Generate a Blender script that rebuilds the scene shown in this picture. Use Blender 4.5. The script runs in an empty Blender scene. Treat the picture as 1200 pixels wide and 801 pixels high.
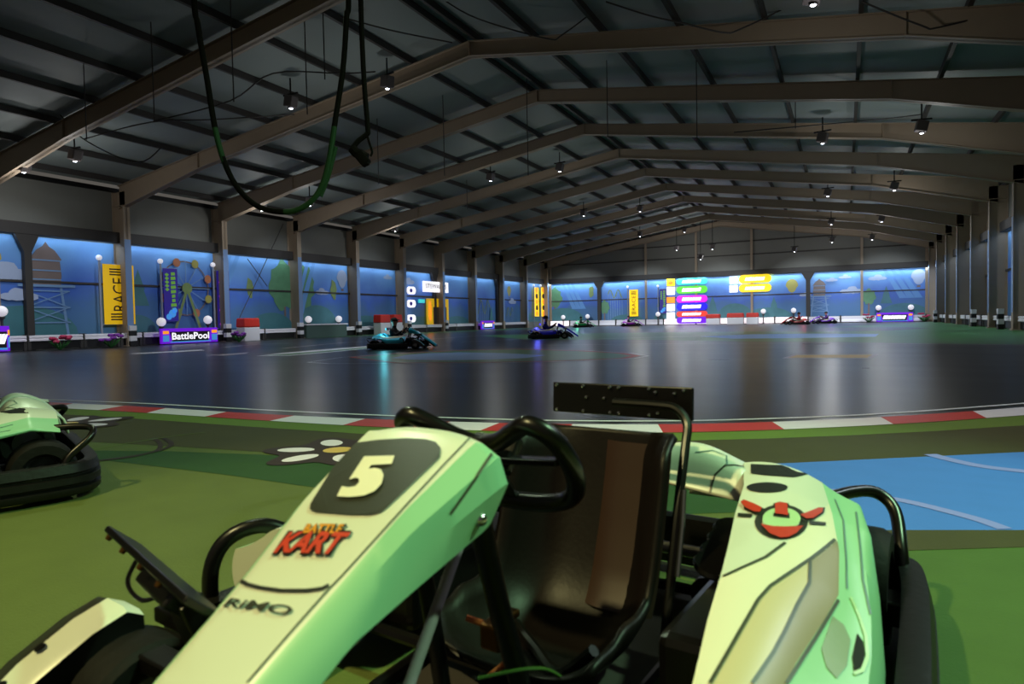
import bpy, bmesh, math, random
from mathutils import Vector, Matrix, Euler
random.seed(7)
scn = bpy.context.scene
col = scn.collection
pi = math.pi

# ------------------------------------------------------------------ camera
F = 773.95; YAW = 0.4675; PIT = -0.0342; ROL = -0.0195; CH = 0.83
_cy, _sy = math.cos(YAW), math.sin(YAW)
FW = Vector((-_sy*math.cos(PIT), _cy*math.cos(PIT), math.sin(PIT)))
_rt = Vector((_cy, _sy, 0)); _up = _rt.cross(FW)
RT = _rt*math.cos(ROL) + _up*math.sin(ROL)
UP = _up*math.cos(ROL) - _rt*math.sin(ROL)
CAM = Vector((0, 0, CH))
cd = bpy.data.cameras.new('camera'); cam = bpy.data.objects.new('camera', cd); col.objects.link(cam)
cam.matrix_world = Matrix(((RT.x, UP.x, -FW.x, 0), (RT.y, UP.y, -FW.y, 0), (RT.z, UP.z, -FW.z, CH), (0, 0, 0, 1)))
cd.sensor_fit = 'HORIZONTAL'; cd.sensor_width = 36.0; cd.lens = F/1200*36
cd.clip_start = 0.02; cd.clip_end = 300
cd.dof.use_dof = True; cd.dof.focus_distance = 7.0; cd.dof.aperture_fstop = 4.5
scn.camera = cam

def ray(px, py): return FW + RT*((px-600)/F) + UP*((400.5-py)/F)
def atH(px, py, H=0.0):
    d = ray(px, py); return CAM + d*((H-CH)/d.z)
def atX(px, py, X):
    d = ray(px, py); return CAM + d*(X/d.x)
def atY(px, py, Y):
    d = ray(px, py); return CAM + d*(Y/d.y)
def atD(px, py, D): return CAM + ray(px, py)*D

# ------------------------------------------------------------------ materials
def lin(c):
    return tuple((v/255/12.92 if v/255 <= .04045 else ((v/255+.055)/1.055)**2.4) for v in c)
def mat(name, rgb, rough=.6, metal=0., emit=None, estr=0., spec=.5, noise=0., nscale=20., bump=0., bscale=60.):
    m = bpy.data.materials.new(name); m.use_nodes = True
    nt = m.node_tree; b = nt.nodes['Principled BSDF']
    c = lin(rgb)
    b.inputs['Base Color'].default_value = (*c, 1)
    b.inputs['Roughness'].default_value = rough
    b.inputs['Metallic'].default_value = metal
    b.inputs['Specular IOR Level'].default_value = spec
    if emit:
        b.inputs['Emission Color'].default_value = (*lin(emit), 1); b.inputs['Emission Strength'].default_value = estr
    if noise or bump:
        tc = nt.nodes.new('ShaderNodeTexCoord')
    if noise:
        n = nt.nodes.new('ShaderNodeTexNoise'); n.inputs['Scale'].default_value = nscale; n.inputs['Detail'].default_value = 6
        nt.links.new(tc.outputs['Object'], n.inputs['Vector'])
        mx = nt.nodes.new('ShaderNodeMix'); mx.data_type = 'RGBA'
        mx.inputs['A'].default_value = (*[v*(1-noise) for v in c], 1); mx.inputs['B'].default_value = (*[min(1, v*(1+noise)) for v in c], 1)
        nt.links.new(n.outputs['Fac'], mx.inputs['Factor']); nt.links.new(mx.outputs['Result'], b.inputs['Base Color'])
    if bump:
        n2 = nt.nodes.new('ShaderNodeTexNoise'); n2.inputs['Scale'].default_value = bscale; n2.inputs['Detail'].default_value = 4
        nt.links.new(tc.outputs['Object'], n2.inputs['Vector'])
        bp = nt.nodes.new('ShaderNodeBump'); bp.inputs['Strength'].default_value = bump; bp.inputs['Distance'].default_value = .01
        nt.links.new(n2.outputs['Fac'], bp.inputs['Height']); nt.links.new(bp.outputs['Normal'], b.inputs['Normal'])
    return m
def glow_mat(name, rgb, k):
    return mat(name, rgb, .5, emit=rgb, estr=k)

def body_mat(name, rgb, rough, emit_k=0., ribs=False):
    """kart plastics and lamps: the object's own colour takes over where its alpha is set"""
    m = bpy.data.materials.new(name); m.use_nodes = True
    nt = m.node_tree; b = nt.nodes['Principled BSDF']; b.inputs['Roughness'].default_value = rough
    oi = nt.nodes.new('ShaderNodeObjectInfo'); mx = nt.nodes.new('ShaderNodeMix'); mx.data_type = 'RGBA'
    mx.inputs['A'].default_value = (*lin(rgb), 1)
    nt.links.new(oi.outputs['Alpha'], mx.inputs['Factor']); nt.links.new(oi.outputs['Color'], mx.inputs['B'])
    nt.links.new(mx.outputs['Result'], b.inputs['Base Color'])
    if emit_k:
        nt.links.new(oi.outputs['Color'], b.inputs['Emission Color'])
        mul = nt.nodes.new('ShaderNodeMath'); mul.operation = 'MULTIPLY'; mul.inputs[1].default_value = emit_k
        nt.links.new(oi.outputs['Alpha'], mul.inputs[0]); nt.links.new(mul.outputs[0], b.inputs['Emission Strength'])
    return m

M = {}
M['steel_paint'] = mat('painted steel', (158, 140, 120), .55, noise=.06, nscale=3)
M['steel_dark'] = mat('dark steel', (58, 54, 52), .6)
M['roof'] = None
M['black'] = mat('black paint', (11, 9, 9), .3, spec=.4)
M['black_matte'] = mat('black rubber', (9, 8, 8), .5, spec=.35, bump=.15, bscale=40)
M['tyre'] = mat('tyre rubber', (11, 10, 9), .7, spec=.25, bump=.3, bscale=30)
M['chrome'] = mat('chrome', (200, 200, 200), .18, 1.)
M['grey_tube'] = mat('grey painted tube', (156, 146, 156), .35)
M['steel'] = mat('brushed steel', (140, 140, 145), .32, 1.)
M['seat'] = mat('black seat vinyl', (15, 10, 9), .45, spec=.25, bump=.05, bscale=80)
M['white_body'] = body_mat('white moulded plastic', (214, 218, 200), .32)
M['white_side'] = body_mat('green lit white plastic', (150, 205, 160), .36)  # white plastic; green projector light is painted into the side colour
M['lamp'] = body_mat('lamp lens', (40, 40, 40), .3, 5.)
M['decal_dark'] = mat('dark decal', (44, 46, 38), .4)
M['decal_line'] = mat('pinstripe', (70, 74, 60), .4)
M['decal_black'] = mat('black recess', (8, 8, 8), .8)
M['decal_red'] = mat('red decal', (196, 58, 38), .4)
M['decal_orange'] = mat('orange decal', (226, 150, 40), .4)
M['decal_cream'] = mat('cream decal', (232, 226, 200), .35)
M['decal_tan'] = mat('tan decal', (206, 190, 152), .35)
M['decal_brown'] = mat('brown grey decal', (150, 136, 110), .35)
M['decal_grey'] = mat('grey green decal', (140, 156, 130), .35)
M['decal_blue'] = mat('steel blue decal', (98, 132, 128), .35)
M['decal_green'] = mat('pale green decal', (178, 214, 160), .35)
M['white'] = mat('white paint', (226, 222, 226), .5)
M['red'] = mat('red paint', (208, 44, 28), .5)
M['orange_wire'] = mat('orange cable', (190, 90, 40), .5)
M['green_wire'] = mat('green cable', (58, 92, 24), .5)
M['brass'] = mat('brass', (120, 80, 44), .35, 1.)
M['skin'] = mat('skin', (180, 130, 105), .6)
M['hair'] = mat('dark hair', (22, 18, 16), .7)
M['cloth'] = body_mat('clothing', (30, 30, 34), .8)
M['hose_black'] = mat('black hose', (12, 6, 5), .9, spec=.1)
M['hose_green'] = mat('green hose', (24, 48, 24), .7, spec=.2)

# ------------------------------------------------------------------ mesh builder
def newobj(name, me, parent=None):
    o = bpy.data.objects.new(name, me); col.objects.link(o)
    o.color = (0, 0, 0, 0)
    if parent: o.parent = parent
    return o
class MB:
    def __init__(s): s.bm = bmesh.new(); s.mi = 0
    def _f(s, vs):
        try:
            f = s.bm.faces.new(vs); f.material_index = s.mi; return f
        except ValueError: return None
    def face(s, pts):
        return s._f([s.bm.verts.new(Vector(p)) for p in pts])
    def box(s, c, size, rot=None, bevel=0., taper=None):
        hx, hy, hz = size[0]/2, size[1]/2, size[2]/2
        R = rot if rot is not None else Matrix.Identity(3)
        c = Vector(c)
        vs = []
        for z in (-hz, hz):
            k = taper if (taper and z > 0) else 1.
            for x, y in ((-hx, -hy), (hx, -hy), (hx, hy), (-hx, hy)):
                vs.append(s.bm.verts.new(c + R @ Vector((x*k, y*k, z))))
        fs = [s._f([vs[i] for i in q]) for q in ((3, 2, 1, 0), (4, 5, 6, 7), (0, 1, 5, 4), (1, 2, 6, 5), (2, 3, 7, 6), (3, 0, 4, 7))]
        if bevel:
            es = list({e for f in fs for e in f.edges})
            r = bmesh.ops.bevel(s.bm, geom=es, offset=bevel, segments=2, affect='EDGES', profile=.5)
            for f in r['faces']: f.material_index = s.mi
        return s
    def bar(s, a, b, w, h, up=Vector((0, 0, 1)), bevel=0.):
        a, b = Vector(a), Vector(b); d = b-a; L = d.length; x = d.normalized()
        y = up.cross(x)
        if y.length < 1e-4: y = Vector((0, 1, 0)).cross(x)
        y.normalize(); z = x.cross(y)
        R = Matrix((x, y, z)).transposed()
        return s.box((a+b)/2, (L, w, h), R, bevel)
    def tube(s, pts, r, n=10, closed=False, smooth_n=0, cap=True):
        pts = [Vector(p) for p in pts]
        if smooth_n: pts = spline(pts, smooth_n, closed)
        rs = r if isinstance(r, (list, tuple)) else [r]*len(pts)
        if len(rs) != len(pts): rs = [rs[0] + (rs[-1]-rs[0])*i/(len(pts)-1) for i in range(len(pts))]
        rings = []; N = len(pts); prev = None
        for i, p in enumerate(pts):
            if closed: t = pts[(i+1) % N]-pts[i-1]
            else: t = pts[min(i+1, N-1)]-pts[max(i-1, 0)]
            t.normalize()
            if prev is None:
                a = Vector((0, 0, 1)) if abs(t.z) < .9 else Vector((1, 0, 0))
                u = t.cross(a).normalized()
            else:
                u = (prev - t*prev.dot(t)); u = u.normalized() if u.length > 1e-6 else t.orthogonal().normalized()
            prev = u; v = t.cross(u)
            rings.append([s.bm.verts.new(p + (u*math.cos(2*pi*k/n)+v*math.sin(2*pi*k/n))*rs[i]) for k in range(n)])
        for i in range(N if closed else N-1):
            a, b = rings[i], rings[(i+1) % N]
            for k in range(n): s._f([a[k], a[(k+1) % n], b[(k+1) % n], b[k]])
        if cap and not closed:
            s._f(list(reversed(rings[0]))); s._f(rings[-1])
        return s
    def lathe(s, c, prof, axis=(0, 0, 1), n=24):
        ax = Vector(axis).normalized(); u = ax.orthogonal().normalized(); v = ax.cross(u); c = Vector(c)
        rings = []
        for r, h in prof:
            if r < 1e-5: rings.append([s.bm.verts.new(c+ax*h)])
            else: rings.append([s.bm.verts.new(c+ax*h+(u*math.cos(2*pi*k/n)+v*math.sin(2*pi*k/n))*r) for k in range(n)])
        for a, b in zip(rings, rings[1:]):
            for k in range(n):
                k2 = (k+1) % n
                if len(a) == 1 and len(b) == 1: continue
                if len(a) == 1: s._f([a[0], b[k2], b[k]])
                elif len(b) == 1: s._f([a[k], a[k2], b[0]])
                else: s._f([a[k], a[k2], b[k2], b[k]])
        return s
    def ball(s, c, r, n=16, sq=(1, 1, 1)):
        v0 = len(s.bm.verts)
        bm2 = s.bm
        res = bmesh.ops.create_uvsphere(bm2, u_segments=n, v_segments=max(6, n//2), radius=r)
        for v in res['verts']:
            v.co = Vector((v.co.x*sq[0], v.co.y*sq[1], v.co.z*sq[2])) + Vector(c)
            for f in v.link_faces: f.material_index = s.mi
        return s
    def loft(s, secs, close_sec=False, caps=False, mats=None):
        rows = [[s.bm.verts.new(Vector(p)) for p in sec] for sec in secs]
        n = len(rows[0])
        for a, b in zip(rows, rows[1:]):
            for k in range(n if close_sec else n-1):
                f = s._f([a[k], a[(k+1) % n], b[(k+1) % n], b[k]])
                if f and mats: f.material_index = mats[k]
        if caps:
            s._f(list(reversed(rows[0]))); s._f(rows[-1])
        return s
    def prism(s, poly, vec):
        a = [s.bm.verts.new(Vector(p)) for p in poly]; b = [s.bm.verts.new(Vector(p)+Vector(vec)) for p in poly]
        n = len(a); s._f(list(reversed(a))); s._f(b)
        for i in range(n): s._f([a[i], a[(i+1) % n], b[(i+1) % n], b[i]])
        return s
    def ribbon(s, pts, w, nrm=Vector((0, 0, 1)), closed=False):
        pts = [Vector(p) for p in pts]; N = len(pts); L = []; R = []
        for i, p in enumerate(pts):
            t = (pts[(i+1) % N]-pts[i-1]) if closed else pts[min(i+1, N-1)]-pts[max(0, i-1)]
            sd = nrm.cross(t).normalized()*w/2
            L.append(s.bm.verts.new(p+sd)); R.append(s.bm.verts.new(p-sd))
        for i in range(N if closed else N-1):
            j = (i+1) % N; s._f([L[i], R[i], R[j], L[j]])
        return s
    def add_mesh(s, me, M4):
        vs = [s.bm.verts.new(M4 @ v.co) for v in me.vertices]
        for p in me.polygons: s._f([vs[i] for i in p.vertices])
        return s
    def done(s, name, mats, parent=None, smooth=None, recalc=True, **mods):
        if recalc: bmesh.ops.recalc_face_normals(s.bm, faces=s.bm.faces[:])
        me = bpy.data.meshes.new(name); s.bm.to_mesh(me); s.bm.free()
        for m in (mats if isinstance(mats, (list, tuple)) else [mats]): me.materials.append(M[m] if isinstance(m, str) else m)
        if smooth is not None:
            for p in me.polygons: p.use_smooth = True
            try: me.set_sharp_from_angle(angle=smooth)
            except Exception: pass
        o = newobj(name, me, parent)
        if mods.get('solid'):
            md = o.modifiers.new('thickness', 'SOLIDIFY'); md.thickness = mods['solid']; md.offset = mods.get('off', 0)
        if mods.get('subsurf'):
            md = o.modifiers.new('smooth', 'SUBSURF'); md.levels = mods['subsurf']; md.render_levels = mods['subsurf']
        return o
def spline(pts, n, closed=False):
    out = []; N = len(pts)
    for i in range(N if closed else N-1):
        if closed: p0, p1, p2, p3 = pts[i-1], pts[i], pts[(i+1) % N], pts[(i+2) % N]
        else: p0, p1, p2, p3 = pts[max(i-1, 0)], pts[i], pts[i+1], pts[min(i+2, N-1)]
        for k in range(n):
            t = k/n
            out.append(.5*((2*p1)+(p2-p0)*t+(2*p0-5*p1+4*p2-p3)*t*t+(3*p1-p0-3*p2+p3)*t**3))
    if not closed: out.append(pts[-1])
    return out
SM = math.radians(35)

_tc = {}
def text_mesh(txt, depth=0., shear=0., bold=0.):
    key = (txt, depth, shear, bold)
    if key in _tc: return _tc[key]
    cu = bpy.data.curves.new('lettering', 'FONT'); cu.body = txt; cu.size = 1; cu.align_x = 'CENTER'; cu.align_y = 'CENTER'
    cu.extrude = depth; cu.shear = shear; cu.offset = bold; cu.resolution_u = 3
    o = bpy.data.objects.new('lettering', cu); col.objects.link(o)
    dg = bpy.context.evaluated_depsgraph_get(); dg.update()
    me = bpy.data.meshes.new_from_object(o.evaluated_get(dg))
    bpy.data.objects.remove(o)
    xs = [v.co.x for v in me.vertices]; ys = [v.co.y for v in me.vertices]
    cx, cy_ = (min(xs)+max(xs))/2, (min(ys)+max(ys))/2; w, h = max(xs)-min(xs), max(ys)-min(ys)
    for v in me.vertices: v.co.x = (v.co.x-cx)/w; v.co.y = (v.co.y-cy_)/h
    _tc[key] = me
    return me
def frame4(o, x, y):
    """matrix whose x and y columns carry the lettering's width and height"""
    x, y = Vector(x), Vector(y); z = x.cross(y).normalized()
    m = Matrix.Identity(4)
    for i in range(3):
        m[i][0] = x[i]; m[i][1] = y[i]; m[i][2] = z[i]; m[i][3] = o[i]
    return m

def thing(name, label, cat, loc=(0, 0, 0), rotz=0., group=None):
    o = bpy.data.objects.new(name, None); col.objects.link(o); o.location = loc; o.rotation_euler = (0, 0, rotz)
    o.empty_display_size = .2
    return tag(o, label, cat, group)
def tag(o, label, cat, group=None):
    o['label'] = label; o['category'] = cat
    if group: o['group'] = group
    return o
def structure(o):
    o['kind'] = 'structure'; return o
def sempty(name):
    o = bpy.data.objects.new(name, None); col.objects.link(o); o['kind'] = 'structure'; return o
def dup(root, loc, rotz):
    def cp(o, par):
        c = o.copy(); col.objects.link(c)
        if par: c.parent = par
        for ch in list(o.children): cp(ch, c)
        return c
    r = cp(root, None); r.location = loc; r.rotation_euler = (0, 0, rotz)
    return r
def paint(root, rgba):
    root.color = rgba
    for ch in root.children: paint(ch, rgba)

# ------------------------------------------------------------------ hall shell
XL, XR, YB, YN = -28.15, 6.75, 63.35, -4.0       # wall faces
CL, CR = -27.4, 6.02                           # column inner faces
FY = [17.97+5*k-.15*(k/8)**2 for k in range(-4, 10)]   # portal frames along the hall
MT, MB0 = 4.40, .56                            # mural top and bottom
def roof_z(x): return 9.40 - abs(x+10.3)*.146
def rb(x):   # underside of the rafters
    if x < -22.7: return 6.98 - (-22.7-x)*.219
    if x < -10.3: return 8.94 - (-10.3-x)*.158
    if x < 1.25: return 8.94 - (x+10.3)*.155
    return 7.15 - (x-1.25)*.262

# roof sheeting: shallow trapezoid ribs running down the slope
m = bpy.data.materials.new('ribbed roof sheet'); m.use_nodes = True
nt = m.node_tree; b = nt.nodes['Principled BSDF']; b.inputs['Base Color'].default_value = (*lin((138, 148, 146)), 1); b.inputs['Roughness'].default_value = .55
tc = nt.nodes.new('ShaderNodeTexCoord'); wv = nt.nodes.new('ShaderNodeTexWave'); wv.bands_direction = 'Y'; wv.inputs['Scale'].default_value = .55
wv.wave_profile = 'SAW'
bp = nt.nodes.new('ShaderNodeBump'); bp.inputs['Strength'].default_value = .5; bp.inputs['Distance'].default_value = .05
nt.links.new(tc.outputs['Object'], wv.inputs['Vector']); nt.links.new(wv.outputs['Fac'], bp.inputs['Height']); nt.links.new(bp.outputs['Normal'], b.inputs['Normal'])
M['roof'] = m
M['wallsheet'] = mat('grey wall sheet', (118, 118, 112), .6, noise=.06, nscale=1.2)

ceiling = sempty('ceiling')
for sgn, xa, xb in ((0, XL-.1, -10.3), (1, -10.3, XR+.1)):
    k = MB()
    k.prism([(xa, YN, roof_z(xa)+.2), (xb, YN, roof_z(xb)+.2), (xb, YB+.3, roof_z(xb)+.2), (xa, YB+.3, roof_z(xa)+.2)], (0, 0, .1))
    k.done('roof_slope', 'roof', ceiling)
for i in range(-8, 9):
    if i == 0:
        for dx in (-.25, .25):
            x = -10.3+dx; MB().box((x, (YN+YB)/2, roof_z(x)+.1), (.08, YB-YN, .2)).done('purlin', 'steel_dark', ceiling)
        continue
    x = -10.3 + i*2.13
    MB().box((x, (YN+YB)/2, roof_z(x)+.09), (.10, YB-YN, .2)).done('purlin', 'steel_dark', ceiling)
M['skylight'] = mat('translucent roof sheet', (150, 156, 160), .4)
M['projection_blue'] = mat('projected light blue', (120, 150, 196), .5)

for fi, y in enumerate(FY):
    fr = sempty('portal_frame')
    for side, xi, xo in ((-1, CL, XL), (1, CR, XR)):
        k = MB(); s_ = side
        zt = roof_z(xi)
        # I-section: inner flange, web, outer flange
        k.box((xi+s_*.012, y, 3.0), (.024, .30, 6.0+.0))
        k.box(((xi+xo)/2, y, 3.3), (abs(xo-xi), .10, 6.6))
        k.box((xo-s_*.012, y, 3.3), (.024, .30, 6.6))
        k.box(((xi+xo)/2, y, 6.0), (abs(xo-xi), .28, .03)); k.box(((xi+xo)/2, y, .02), (abs(xo-xi)+.1, .4, .04))
        k.done('column', 'steel_paint', fr)
        # blue strip on the inner flange stands in for projected picture light
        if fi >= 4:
            MB().box((xi-s_*.004, y, (MT+.12+MB0)/2+.1), (.008, .27, MT-MB0)).done('projection_strip', 'projection_blue', fr)
    k = MB()
    xs = [CL-.35, CL, -26, -24.5, -22.7, -19, -15, -10.3, -6, -2, 1.25, 3, 4.6, CR, CR+.35]
    for xa, xb in zip(xs, xs[1:]):
        za, zb, ta, tb = rb(xa), rb(xb), roof_z(xa), roof_z(xb)
        k.prism([(xa, y-.05, za), (xb, y-.05, zb), (xb, y-.05, tb), (xa, y-.05, ta)], (0, .10, 0))
        k.prism([(xa, y-.14, za), (xb, y-.14, zb), (xb, y-.14, zb+.024), (xa, y-.14, za+.024)], (0, .28, 0))
        k.prism([(xa, y-.14, ta-.024), (xb, y-.14, tb-.024), (xb, y-.14, tb), (xa, y-.14, ta)], (0, .28, 0))
    for xx in (-22.7, -10.3, 1.25):
        k.box((xx, y, (rb(xx)+roof_z(xx))/2), (.03, .26, roof_z(xx)-rb(xx)))
    k.done('rafter', 'steel_paint', fr)

# walls
def mural_mat(name, top, mid, low, seed):
    m = bpy.data.materials.new(name); m.use_nodes = True
    nt = m.node_tree; b = nt.nodes['Principled BSDF']; b.inputs['Roughness'].default_value = .5
    tc = nt.nodes.new('ShaderNodeTexCoord'); sp = nt.nodes.new('ShaderNodeSeparateXYZ'); nt.links.new(tc.outputs['Object'], sp.inputs[0])
    n = nt.nodes.new('ShaderNodeTexNoise'); n.noise_dimensions = '3D'; n.inputs['Scale'].default_value = .5; n.inputs['Detail'].default_value = 4
    nt.links.new(tc.outputs['Object'], n.inputs['Vector'])
    ad = nt.nodes.new('ShaderNodeMath'); ad.operation = 'MULTIPLY_ADD'; ad.inputs[1].default_value = 2.2; nt.links.new(n.outputs['Fac'], ad.inputs[0]); nt.links.new(sp.outputs['Z'], ad.inputs[2])
    mr = nt.nodes.new('ShaderNodeMapRange'); mr.inputs['From Min'].default_value = 1.4; mr.inputs['From Max'].default_value = 5.4
    nt.links.new(ad.outputs[0], mr.inputs['Value'])
    cr = nt.nodes.new('ShaderNodeValToRGB'); nt.links.new(mr.outputs['Result'], cr.inputs['Fac'])
    e = cr.color_ramp.elements
    e[0].position = 0; e[0].color = (*lin(low), 1); e[1].position = 1; e[1].color = (*lin(top), 1)
    x = e.new(.5); x.color = (*lin(mid), 1); x = e.new(.36); x.color = (*lin([(a*2+b2)/3 for a, b2 in zip(low, mid)]), 1)
    nt.links.new(cr.outputs['Color'], b.inputs['Base Color'])
    return m
M['mural'] = mural_mat('printed sky mural', (120, 176, 236), (70, 112, 206), (78, 122, 158), 1)
M['mural_tree'] = mat('mural tree green', (98, 150, 112), .5, noise=.25, nscale=2.5)
M['mural_tree_dark'] = mat('mural hill green', (72, 126, 136), .5, noise=.2, nscale=2)
M['mural_olive'] = mat('mural olive', (128, 150, 92), .5, noise=.2, nscale=3)
M['mural_cloud'] = mat('mural cloud', (172, 186, 216), .5, noise=.08, nscale=2)
M['mural_brown'] = mat('mural brown', (128, 112, 108), .5, noise=.12, nscale=3)
M['mural_pale'] = mat('mural pale blue line', (120, 156, 200), .5)
M['mural_yellow'] = mat('mural yellow', (176, 166, 84), .5)
M['mural_orange'] = mat('mural orange', (190, 120, 84), .5)
M['mural_ray'] = mat('mural light ray', (104, 158, 222), .5)
MURALS = ['mural', 'mural_tree', 'mural_tree_dark', 'mural_olive', 'mural_cloud', 'mural_brown', 'mural_pale', 'mural_yellow', 'mural_orange', 'mural_ray']

wl = sempty('wall_left'); wr = sempty('wall_right'); wb = sempty('wall_back')
MB().box((XL-.11, (YN+YB)/2, 3.35), (.2, YB-YN+.6, 6.9)).done('wall_sheet', 'wallsheet', wl)
MB().box((XR+.11, (YN+YB)/2, 3.35), (.2, YB-YN+.6, 6.9)).done('wall_sheet', 'wallsheet', wr)
MB().prism([(XL-.2, YB+.02, -.1), (XR+.2, YB+.02, -.1), (XR+.2, YB+.02, roof_z(XR)+.2), (-10.3, YB+.02, 9.55), (XL-.2, YB+.02, roof_z(XL)+.2)], (0, .2, 0)).done('wall_sheet', 'wallsheet', wb)
# girts on the upper wall, lintel trough, mid rail
for y0, y1 in ((YN, YB),):
    for X, s_, w in ((XL, 1, wl), (XR, -1, wr)):
        MB().box((X+s_*.16, (y0+y1)/2, 4.66), (.32, y1-y0, .46), bevel=.02).done('lintel_box', 'steel_dark', w)
        MB().box((X+s_*.05, (y0+y1)/2, 2.66), (.09, y1-y0, .09)).done('mid_rail', 'steel_dark', w)
        MB().box((X+s_*.06, (y0+y1)/2, 6.70), (.12, y1-y0, .18)).done('eaves_rail', 'black_matte', w)
MB().box(((XL+XR)/2, YB-.16, 4.66), (XR-XL, .32, .46), bevel=.02).done('lintel_box', 'steel_dark', wb)
MB().box(((XL+XR)/2, YB-.05, 2.60), (XR-XL, .09, .09)).done('mid_rail', 'steel_dark', wb)
for z in (6.3, 7.5): MB().box(((XL+XR)/2, YB-.04, z), ((XR-XL)*(.98 if z < 6.7 else .6), .08, .1)).done('girt', 'steel_dark', wb)

def flare_post(parent, p, along, wide=.26):
    """wind post whose head splays out under the lintel"""
    a = Vector(along); n = Vector((-a.y, a.x, 0))
    k = MB(); p = Vector(p)
    prof = [(-wide/2, 0), (wide/2, 0), (wide/2, 3.75), (wide*1.25, 4.2), (wide*1.6, 4.43), (-wide*1.6, 4.43), (-wide*1.25, 4.2), (-wide/2, 3.75)]
    k.prism([p + a*u + Vector((0, 0, v)) - n*.1 for u, v in prof], n*.2)
    k.done('wind_post', 'steel_dark', parent)
for px in (33, 509, 583):
    q = atX(px, 340, XL+.2); flare_post(wl, (XL+.2, q.y, 0), (0, 1, 0))
for px in (702, 947):
    q = atY(px, 340, YB-.2); flare_post(wb, (q.x, YB-.2, 0), (1, 0, 0), .34)
for px in (645, 757, 816, 881, 1010, 1086):
    q = atY(px, 340, YB-.12); MB().box((q.x, YB-.1, roof_z(q.x)/2), (.2, .18, roof_z(q.x)), ).done('wind_post', 'steel_paint', wb)

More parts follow.
